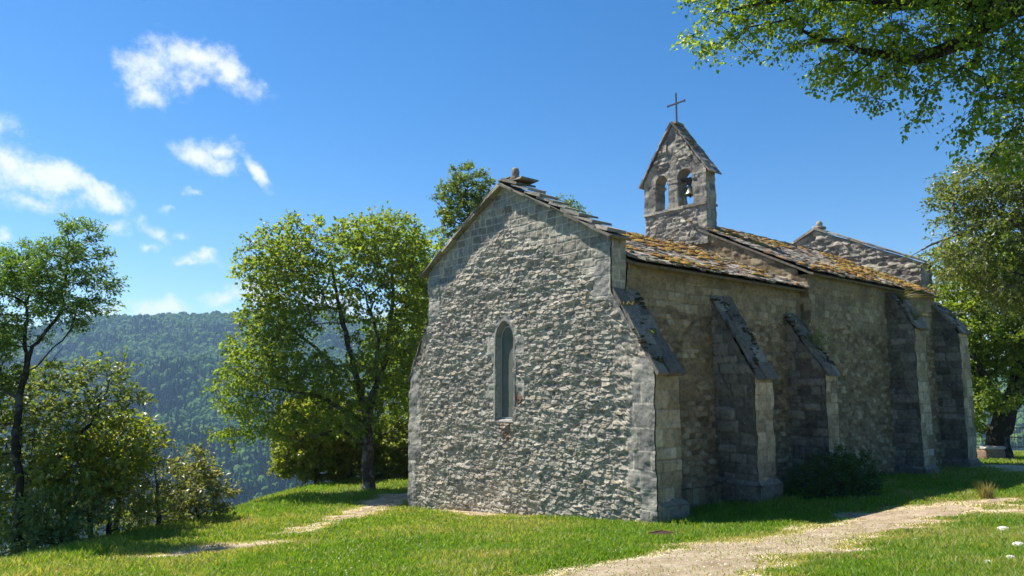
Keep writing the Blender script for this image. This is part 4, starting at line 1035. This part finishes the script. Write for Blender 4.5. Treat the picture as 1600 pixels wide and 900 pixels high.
L_MAPLE = leaf_mat('maple_leaf', [(0, (.07, .125, .02)), (.4, (.135, .205, .03)), (.75, (.20, .25, .04)), (1, (.32, .35, .07))], .52, .35, .45)
L_DARK = leaf_mat('dark_glossy_leaf', [(0, (.075, .12, .03)), (.5, (.145, .195, .05)), (.85, (.24, .265, .09)), (1, (.26, .24, .12))], .38, .35, .42)
L_ASH = leaf_mat('feathery_leaf', [(0, (.055, .11, .03)), (.5, (.09, .165, .035)), (1, (.16, .22, .045))], .5, .4, .4)
L_YEL = leaf_mat('yellow_green_leaf', [(0, (.08, .125, .018)), (.4, (.15, .195, .028)), (.8, (.27, .28, .05)), (1, (.36, .32, .09))], .48, .5, .38)
L_OLIVE = leaf_mat('olive_leaf', [(0, (.09, .115, .035)), (.5, (.17, .19, .065)), (1, (.34, .31, .15))], .4, .5, .36)
L_BEECH = leaf_mat('sunlit_beech_leaf', [(0, (.065, .125, .016)), (.5, (.13, .22, .024)), (.85, (.25, .31, .03)), (1, (.42, .40, .05))], .55, .45, .35)
L_LICH = leaf_mat('lichened_leaf', [(0, (.065, .105, .02)), (.5, (.13, .175, .04)), (.8, (.22, .24, .09)), (1, (.42, .42, .30))], .42, .4, .4)

def gpt(p): return np.array([p[0], p[1], float(terrain(p[0], p[1])) - .12])
def T(px, py, d): return at(px, py, d)

# maple beside the chapel
b0 = gpt(at(575, 765, 26))
tree('maple_tree', 'tall bright green maple with a pale spotted trunk, on the lawn left of the chapel', 'tree', b0,
     [b0, T(574, 700, 26), T(571, 650, 26), T(560, 600, 26.1), T(545, 545, 26.3), T(530, 480, 26.5), T(520, 420, 26.8)], .19,
     px_blobs([(455, 430, 26, 72, 78, 1.9), (590, 395, 26.5, 84, 58, 2.1), (415, 420, 25.5, 42, 56, 1.3), (440, 500, 25.5, 62, 40, 1.5), (540, 470, 26.5, 46, 34, 1.2), (470, 375, 26, 52, 32, 1.3), (600, 360, 26.5, 52, 30, 1.4), (640, 450, 27.5, 46, 80, 1.9), (425, 560, 25, 68, 56, 1.7), (380, 610, 24.6, 42, 44, 1.2), (500, 590, 25.5, 70, 48, 1.6), (440, 655, 24.8, 70, 26, 1.2), (600, 560, 27, 62, 80, 1.9), (365, 670, 24.3, 30, 16, .8), (545, 650, 25.5, 50, 30, 1.2)]),
     .58, 38, .125, .85, L_MAPLE, M_BARK, 101, tips=.006, droop=.22, clump=.40,
     extra=[[T(575, 670, 26), T(590, 600, 26.2), T(592, 530, 26.5), T(570, 460, 26.8), T(545, 430, 27)], [T(572, 640, 26), T(605, 560, 26.8), T(612, 480, 27), T(615, 400, 27.2)],
            [T(574, 700, 26), T(530, 670, 25.6), T(470, 690, 25)], [T(570, 660, 26), T(500, 620, 25.4), T(430, 610, 24.8)], [T(575, 690, 26), T(620, 670, 26.6), T(650, 640, 27.4)]])
b0 = gpt(at(655, 760, 32))
tree('shade_tree', 'dark leafy tree rising close behind the left corner of the chapel', 'tree', b0,
     [b0, T(652, 680, 32), T(650, 600, 32), T(655, 520, 32), T(670, 440, 32)], .2,
     px_blobs([(660, 560, 32, 60, 90, 2.4), (640, 680, 32, 62, 62, 2.2), (690, 460, 33, 70, 80, 2.4), (600, 690, 33, 40, 55, 2), (655, 400, 33, 36, 40, 1.4)]), .85, 70, .16, .8, L_MAPLE, M_BARKD, 102, tips=.008)
b0 = gpt(at(752, 730, 34))
tree('tall_tree', 'dark green tree whose top shows above the left roof slope of the chapel', 'tree', b0,
     [b0, T(750, 600, 34), T(746, 450, 34), T(738, 360, 34), T(728, 300, 34)], .24,
     px_blobs([(728, 288, 34, 36, 30, 1.2), (705, 318, 34, 28, 34, 1.2), (755, 300, 34, 20, 32, 1.0), (735, 350, 34, 42, 40, 1.5), (700, 362, 34, 18, 20, .9), (745, 430, 34, 60, 60, 2.2)]), .56, 60, .12, .7, leaf_mat('deep_green_leaf', [(0, (.05, .09, .018)), (.5, (.10, .15, .028)), (1, (.19, .23, .05))], .45, .4, .4), M_BARKD, 103, tips=.009, droop=.1)
b0 = gpt(at(885, 700, 40))
tree('distant_tree', 'pale green tree tip just showing over the right slope of the gable', 'tree', b0,
     [b0, T(884, 600, 40), T(884, 450, 40), T(884, 345, 40)], .2,
     px_blobs([(885, 318, 40, 16, 16, .9), (888, 350, 40, 34, 26, 1.3), (885, 400, 40, 60, 46, 2)]), .6, 70, .12, .6, L_ASH, M_BARKD, 104, tips=.008)

# saplings and bushes under the maple, rooted on the slope behind it
SAPL = [(492, 680, 30, 62, 66, 1.6, 105, 'yellow green sapling with thin stems in the gap left of the maple trunk', L_YEL, .13),
        (612, 700, 31, 42, 48, 1.3, 107, 'dark bush between the maple trunk and the chapel wall', L_DARK, .13),
        (548, 690, 31, 36, 60, 1.3, 108, 'bright sapling standing just behind the maple trunk', L_YEL, .12)]
for px, py, d, rx, ry, rd, sd, lab, lm, ls in SAPL:
    b0 = gpt(at(px, 790, d)); tree('sapling', lab, 'sapling', b0, [b0, T(px + 2, py + ry * .7, d), T(px - 4, py, d)], .05, px_blobs([(px, py, d, rx, ry, rd), (px - rx * .4, py + ry * .5, d, rx * .6, ry * .5, rd * .8)]), .5, 90, ls, .7, lm, M_BARKD, sd, tips=.005, group='saplings under the maple')

# left edge of the lawn
b0 = gpt(at(26, 880, 13.2))
tree('feathery_tree', 'open feathery tree with thin curved limbs at the far left edge of the lawn', 'tree', b0,
     [b0, T(30, 780, 13.2), T(24, 690, 13.2), T(30, 625, 13.3), T(38, 585, 13.3), T(50, 545, 13.3)], .06,
     px_blobs([(112, 375, 13.3, 34, 26, .5), (105, 410, 13.3, 62, 24, .7), (150, 442, 13.3, 36, 14, .45), (60, 440, 13.3, 62, 38, .8), (110, 480, 13.2, 52, 30, .7), (-5, 450, 13.3, 60, 60, .9), (30, 410, 13.6, 44, 26, .6), (-50, 540, 13.5, 50, 70, .8), (20, 520, 13.2, 30, 26, .5), (8, 590, 13.4, 24, 26, .4)]),
     .33, 110, .068, .42, L_ASH, M_BARKD, 110, clump=.25, tips=.0035, droop=.1, step=.18, up=.45, flat=.45, twigs=7, gnarl=.2,
     extra=[[T(26, 600, 13.3), T(70, 560, 13.2), T(112, 515, 13.2), T(118, 490, 13.2)], [T(36, 590, 13.3), T(38, 520, 13.4), T(45, 455, 13.4)], [T(30, 622, 13.2), T(75, 575, 13), T(97, 535, 13)], [T(50, 545, 13.3), T(85, 500, 13.4), T(100, 440, 13.4), T(108, 380, 13.3)]])
b0 = gpt(at(30, 860, 14.2))
tree('maple_bush', 'large dark maple bush with glossy leaves and black limbs, left edge', 'bush', b0,
     [b0, T(34, 800, 14.2), T(30, 740, 14.2), T(28, 660, 14.3)], .11,
     px_blobs([(45, 610, 14.3, 66, 46, .8), (110, 590, 14.2, 50, 26, .6), (150, 600, 14.2, 56, 30, .7), (195, 580, 14.2, 22, 20, .4), (110, 650, 14.2, 80, 34, .9), (30, 700, 14.6, 70, 60, .9), (-40, 680, 14.5, 70, 110, 1), (40, 790, 14.6, 60, 50, .9), (90, 720, 14.4, 60, 40, .8), (200, 620, 14.4, 18, 20, .4)]),
     .40, 34, .11, .62, L_DARK, M_BARKD, 111, clump=.30, tips=.004, step=.2, up=.75, flat=.4, droop=.2,
     extra=[[T(32, 770, 14.2), T(70, 730, 14), T(110, 700, 14), T(140, 660, 14), T(165, 610, 14.1)], [T(30, 840, 14), T(90, 800, 13.7), T(130, 760, 13.7)], [T(30, 730, 14.2), T(34, 690, 14.2), T(30, 620, 14.3)]])
SHR = [(140, 728, 14.0, 74, 50, .8, 112, 'yellow green maple bush in the sun on the slope edge, left of the twiggy bush', L_YEL, .12, 50),
       (185, 690, 15.2, 55, 44, .8, 113, 'olive leaved bush behind the yellow green maple bush', L_YEL, .115, 50),
       (245, 745, 15.6, 42, 58, .8, 114, 'twiggy brown stemmed bush between the yellow green bush and the cone-shaped bush', L_OLIVE, .08, 34),
       (306, 755, 17.2, 48, 52, .8, 115, 'small cone-shaped bush of pale upright leaves, rightmost on the slope edge', L_OLIVE, .12, 50),
       (95, 810, 13.2, 70, 40, .7, 116, 'low shaded bush at the foot of the black limbs, lower left corner', L_DARK, .09, 60),
       (30, 858, 12.6, 60, 26, .5, 119, 'dark low leaves in the lower left corner beneath everything else', L_DARK, .09, 50),
       (170, 790, 14.4, 70, 36, .7, 117, 'low leafy undergrowth bush along the lawn edge below the yellow green bush', L_YEL, .08, 60),
       (230, 810, 16, 60, 26, .7, 118, 'dim low bush under the twiggy brown stemmed bush', L_DARK, .08, 60)]
for px, py, d, rx, ry, rd, sd, lab, lm, ls, lp in SHR:
    b0 = gpt(at(px + 3, py + ry + 22, d)); top = [(px, py, d, rx, ry, rd)]
    if sd == 115: top = [(306, 770, d, 50, 36, .8), (304, 735, d, 30, 28, .5), (304, 708, d, 11, 14, .25)]
    tree('slope_bush', lab, 'bush', b0, [b0, T(px + 2, py + ry * .5, d), T(px - 3, py - ry * .3, d)], .04, px_blobs(top), .36, lp, ls, .6, lm, M_BARKD, sd, clump=.27, tips=.0035, step=.18, up=.7, flat=.5, group='bushes along the lawn edge')

# overhanging beech: trunk off to the right, crown reaching into view
b0 = gpt(CAM + HD * 7.0 + RT * 8.2)
tk = [b0, b0 + UP * 2 + RT * .05, b0 + UP * 4 - RT * .3, b0 + UP * 6 - RT * .7, b0 + UP * 8 - RT * 1.2]
tree('overhanging_tree', 'big sunlit tree whose leafy branches hang into the sky at top right', 'tree', b0, tk, .17,
     px_blobs([(1150, 30, 9.5, 62, 42, .7), (1085, 50, 9.6, 28, 18, .35), (1120, 75, 9.5, 34, 16, .4), (1250, 20, 9.3, 70, 45, .9), (1330, 60, 9.1, 60, 60, .9), (1420, 50, 8.8, 80, 80, 1.0), (1400, 125, 8.9, 60, 26, .6), (1300, 105, 9.1, 20, 32, .3), (1440, 160, 8.8, 16, 34, .25), (1340, 130, 9, 32, 20, .4), (1530, 40, 8.4, 70, 80, 1.0), (1570, 150, 8.0, 46, 58, .7), (1520, 190, 8.1, 26, 26, .4), (1620, 80, 8, 70, 150, 1), (1545, 205, 8, 40, 26, .5), (1585, 230, 7.9, 40, 30, .5), (1470, 130, 8.7, 46, 30, .6), (1170, -50, 9.5, 120, 50, .9), (1350, -60, 9, 130, 70, 1.2), (1550, -70, 8.4, 130, 80, 1.2), (1190, 75, 9.4, 14, 20, .25)]),
     .34, 56, .058, .8, L_BEECH, M_BARKD, 120, clump=.24, tips=.0033, step=.2, up=.5, flat=.6, droop=.35, gnarl=.16,
     extra=[[tk[3], T(1560, 10, 8.3), T(1500, 60, 8.5), T(1430, 95, 8.8), T(1350, 80, 9), T(1250, 50, 9.3)], [T(1560, 10, 8.3), T(1490, -10, 8.6), T(1400, 10, 8.9), T(1250, -10, 9.3), T(1150, 20, 9.5)]])
# lichened tree
b0 = gpt(CAM + HD * 13.6 + RT * 12.2)
tk = [b0, b0 + UP * 2.2, b0 + UP * 4.2 - RT * .3, b0 + UP * 6 - RT * .5]
tree('lichened_tree', 'thin branched tree hung with pale grey lichen, reaching in from the right edge', 'tree', b0, tk, .2,
     px_blobs([(1540, 290, 13.5, 62, 44, .9), (1520, 400, 13.5, 60, 36, .7), (1590, 440, 13.3, 50, 40, .8), (1560, 350, 13.4, 60, 40, .8), (1500, 325, 13.6, 36, 26, .5), (1600, 300, 13.3, 60, 90, 1), (1570, 250, 13.6, 40, 22, .6), (1480, 400, 13.8, 38, 16, .5), (1640, 400, 13.3, 60, 60, .9)]),
     .36, 80, .075, .55, L_LICH, bark_mat('lichened_bark', (.06, .055, .045), (.16, .155, .13), (.42, .43, .38), .8), 121, clump=.32, tips=.0045, step=.2, up=.4, flat=.5, droop=.4, gnarl=.25, twigs=8,
     extra=[[tk[2], T(1600, 350, 13.4), T(1540, 350, 13.5), T(1470, 375, 13.7), T(1420, 400, 13.8)]])
# tree beyond the chapel
b0 = gpt(at(1562, 722, 31))
tree('leaning_tree', 'broad tree with a thick dark leaning trunk beyond the right end of the chapel', 'tree', b0,
     [b0, T(1560, 680, 31), T(1572, 640, 31), T(1592, 600, 31), T(1600, 540, 31), T(1590, 460, 31)], .42,
     px_blobs([(1530, 450, 31, 56, 50, 2), (1500, 520, 30.5, 48, 62, 1.8), (1560, 540, 31, 70, 60, 2.4), (1475, 400, 31, 22, 22, 1), (1620, 460, 31, 80, 110, 3), (1530, 610, 30.5, 46, 34, 1.7), (1468, 440, 31, 22, 34, 1.2), (1590, 390, 31, 50, 40, 2), (1520, 660, 32, 30, 30, 1.4)]),
     .75, 80, .15, .75, L_MAPLE, M_BARKD, 122, tips=.009, droop=.15, extra=[[T(1572, 640, 31), T(1545, 600, 30.5), T(1520, 560, 30)], [T(1580, 650, 31), T(1620, 610, 31), T(1660, 580, 31)]])

# bush in the shade of the wall
b0 = gpt((5.8, -.7)); BUSH = [((4.95, -.45), .55, .95), ((5.7, -.75), .65, 1.15), ((6.5, -.75), .6, 1.1), ((7.0, -.6), .5, .8), ((5.9, -1.0), .5, .6)]
tree('shaded_bush', 'rounded dark green bush in the shade in front of the second and third buttresses', 'bush', b0, [b0, b0 + UP * .3], .05,
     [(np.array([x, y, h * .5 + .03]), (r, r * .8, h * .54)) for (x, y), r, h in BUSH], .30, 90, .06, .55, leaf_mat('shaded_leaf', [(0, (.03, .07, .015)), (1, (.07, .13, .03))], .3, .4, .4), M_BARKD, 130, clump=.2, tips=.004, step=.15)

# small plants growing on the masonry
def tuft(name, label, base, n, ln_, mat, seed, spread=.8, w=.006, up=1.0, cat='plant', sag=.5, heads=None):
    rg = np.random.RandomState(seed); g = MB(); base = np.array(base, float); root = empty(name, base, label, cat, 'plants growing on the chapel walls' if cat == 'plant' else None)
    hd_ = MB()
    for _ in range(n):
        p0 = base + rg.normal(size=3) * np.array([.07, .07, .01]); a = rg.uniform(0, 2 * pi); L = ln_ * rg.uniform(.5, 1.15); v = np.array([cos(a) * spread * rg.rand(), sin(a) * spread * rg.rand(), up]); v /= np.linalg.norm(v)
        pts = [p0 + v * L * t + np.array([cos(a), sin(a), -1.0]) * sag * L * t * t * .5 for t in (0, .35, .7, 1)]
        sd = np.cross(v, rg.normal(size=3)); sd /= np.linalg.norm(sd); V = []
        for k, p in enumerate(pts): wd_ = w * (1, .9, .7, .2)[k]; V += [p - sd * wd_, p + sd * wd_]
        g.add(V, F4=[[0, 1, 3, 2], [2, 3, 5, 4], [4, 5, 7, 6]], rnd=rg.rand())
        if heads: leaves(hd_, np.array(pts[-1])[None] + rg.normal(size=(7, 3)) * .012, np.tile(v, (7, 1)) + rg.normal(size=(7, 3)) * .5, heads, .5, rg)
    tag(g.build('foliage', mat, root), kind='stuff')
    if heads: tag(hd_.build('blossom', M_HEAD, root), kind='stuff')
M_HEAD = leaf_mat('pale_seed_head', [(0, (.35, .31, .20)), (1, (.60, .56, .42))], .4)
L_DRY = leaf_mat('dry_grass', [(0, (.16, .12, .05)), (.5, (.26, .21, .11)), (1, (.14, .16, .05))], .4)
tuft('wall_plant', 'spray of pale seed heads leaning out above the third buttress', (7.3, .62, 4.0), 9, .75, L_DRY, 1, 1.0, .007, .9, sag=.3, heads=.07)
rgp = np.random.RandomState(5); g = MB(); c = np.array([7.25, .5, 3.92])
pp = c + rgp.normal(size=(700, 3)) * np.array([.12, .2, .13]); leaves(g, pp, rgp.normal(size=(700, 3)), .06, .5, rgp, .5)
lp_ = empty('leafy_plant', c, 'dark green clump of leaves rooted on the sloping top of the third buttress', 'plant', 'plants growing on the chapel walls'); tag(g.build('foliage', L_DARK, lp_), kind='stuff')
tuft('grass_tuft', 'small green tuft near the low end of the first buttress slab', (.4, .42, 3.82), 45, .13, L_YEL, 2, 1.2, .005)
tuft('grass_tuft', 'brown dry tuft higher up on the first buttress slab', (.12, .78, 4.42), 45, .14, L_DRY, 3, 1.2, .005)
tuft('dry_plant', 'large brown dried plant hanging over the curved top of the fourth buttress', (13.0, .5, 5.45), 150, .75, L_DRY, 4, 1.4, .007, .7, sag=.9)
tuft('dry_plant', 'brown dried weeds at the outer tip of the fourth buttress', (13.0, .15, 4.85), 90, .5, L_DRY, 6, 1.4, .007, .7, sag=.8)
tuft('dry_plant', 'thin dried plant on top of the last buttress', (16.7, .4, 5.15), 60, .5, L_DRY, 7, 1.4, .007, .7, sag=.7)
p_ = gnd(1542, 780); tuft('tall_weed', 'clump of tall seeding grass at the end of the path on the right', (*p_[:2], float(terrain(p_[0], p_[1]))), 120, .4, L_DRY, 8, .5, .006, 1, cat='weed', sag=.2)
p_ = gnd(1236, 852); tuft('daisy_clump', 'little clump of white flowers at the shadow edge on the path', (*p_[:2], float(terrain(p_[0], p_[1])) + .01), 22, .13, M_GRASS, 9, .9, .004, 1, cat='flowers', sag=.2, heads=.022)

# ------------------------------------------------------------------ small things on the ground
rg = np.random.RandomState(12); M_ROCK = simple_mat('white_limestone', (.55, .53, .48), .9, .25, 30)
ST = [(1568, 833, .11, 'largest white stone in the grass near the right edge, upper of the pair'), (1593, 860, .10, 'white stone at the right edge of the picture, just below the largest one'),
      (1497, 855, .055, 'small round white stone left of the stone group'), (1421, 861, .05, 'tiny flat white stone nearest the path edge'), (1545, 888, .075, 'white stone at the bottom of the grass, lowest of the group'), (1580, 878, .07, 'white stone just right of and above the lowest one'), (1432, 847, .04, 'pebble-sized pale stone beside the path edge, above the tiny flat one')]
for k, (px, py, s, lab) in enumerate(ST):
    p = gnd(px, py); g = MB(); z = float(terrain(p[0], p[1])); rock(g, (p[0], p[1], z + s * .25 + .02), (s * .95, s * .6, s * .33), 20 + k, srand=.5)
    tag(g.build('white_stone', M_ROCK, smooth=False), lab, 'stone', 'white stones in the grass')
# drain grate
p = gnd(1037, 839); gx, gy = p[0], p[1]; gzz = float(terrain(gx, gy)) + .03; GR = empty('drain_grate', (gx, gy, gzz), 'rusty round-edged iron drain grate set in the ground before the first buttress', 'grate')
g = MB(); 
for sgn in (-1, 1): g.box((gx + sgn * .21, gy, gzz), (.03, .44, .03)); g.box((gx, gy + sgn * .21, gzz + .002), (.44, .03, .03))
M_RUST = simple_mat('rusty_iron', (.10, .055, .035), .85, .4, 40, .3); g.build('rim', M_RUST, GR)
for k in range(8):
    g = MB(); g.box((gx - .165 + k * .047, gy, gzz - .003), (.018, .40, .02)); g.build('bar', M_RUST, GR)
g = MB(); g.box((gx, gy, gzz - .04), (.40, .40, .03)); g.build('shade_plate', simple_mat('shade_black', (.02, .018, .015)), GR)  # flat plate under the bars, coloured black for the shade down the drain
# stone trough
TR = at(1548, 722, 30.5); tz = float(terrain(TR[0], TR[1])); ux = (RT * .98 + HD * .2); ux /= np.linalg.norm(ux); uy = np.array([-ux[1], ux[0], 0])
Rm = np.stack([ux, uy, UP], 1); TE = empty('stone_trough', (TR[0], TR[1], tz), 'low reddish stone block trough under the leaning tree', 'trough')
def rblock(mb, c, size, Rm, seed, amp=.03, **at_):
    n = 8; V = []; 
    for ax_ in range(3):
        for sg in (-.5, .5):
            a, b = np.meshgrid(np.linspace(-.5, .5, n), np.linspace(-.5, .5, n)); P = np.zeros((n, n, 3)); o_ = [i for i in range(3) if i != ax_]
            P[..., ax_] = sg; P[..., o_[0]] = a; P[..., o_[1]] = b; P = P.reshape(-1, 3)
            r_ = np.linalg.norm(np.abs(P) ** 1, axis=1); P = P * (1 - .10 * sst(.62, .87, r_))[:, None]; P = P * np.array(size)
            nn = (fbm(P[:, 0] * 4 + seed, P[:, 1] * 4 + P[:, 2] * 5, 3) - .5) * amp; P = P + P / (np.linalg.norm(P, axis=1)[:, None] + 1e-9) * nn[:, None]
            mb.add(P @ Rm.T + np.array(c), F4=grid_faces(n, n), **at_)
M_TR = simple_mat('reddish_stone', (.26, .17, .12), .95, .35, 14); M_TR2 = simple_mat('pale_stone_top', (.45, .42, .37), .95, .3, 14)
g = MB(); rblock(g, TR * np.array([1, 1, 0]) + UP * (tz + .2), (.95, .6, .46), Rm, 3, .05); g.build('block', M_TR, TE, True)
g = MB(); c = TR * np.array([1, 1, 0]) + UP * (tz + .45)
for dx_, dy_, sx_, sy_ in ((0, .24, .98, .13), (0, -.24, .98, .13), (.43, 0, .13, .40), (-.43, 0, .13, .40)): rblock(g, c + ux * dx_ + uy * dy_, (sx_, sy_, .10), Rm, 5, .02)
g.build('rim', M_TR2, TE, True)
# iron fence beyond
FE0 = at(1572, 712, 34.5); FE1 = at(1690, 712, 34.5); M_FE = simple_mat('dark_green_iron', (.03, .035, .03), .5, .2, 20, .4)
FE = empty('iron_fence', (FE0[0], FE0[1], float(terrain(FE0[0], FE0[1]))), 'dark iron railing at the lawn edge behind the leaning tree', 'fence'); zf = float(terrain(FE0[0], FE0[1])); ed = FE1 - FE0; ed[2] = 0; eL = np.linalg.norm(ed); ed /= eL
for zz in (.25, .68, 1.1): g = MB(); tube(g, [FE0 * [1, 1, 0] + UP * (zf + zz), FE1 * [1, 1, 0] + UP * (zf + zz)], .022); g.build('rail', M_FE, FE)
for k in range(3): g = MB(); q_ = FE0 * [1, 1, 0] + ed * eL * k / 2; tube(g, [q_ + UP * (zf - .1), q_ + UP * (zf + 1.2)], .035, 8); g.build('post', M_FE, FE)
for k in range(26): g = MB(); q_ = FE0 * [1, 1, 0] + ed * eL * (k + .5) / 26; tube(g, [q_ + UP * (zf + .2), q_ + UP * (zf + 1.12)], .009, 5); g.build('bar', M_FE, FE)
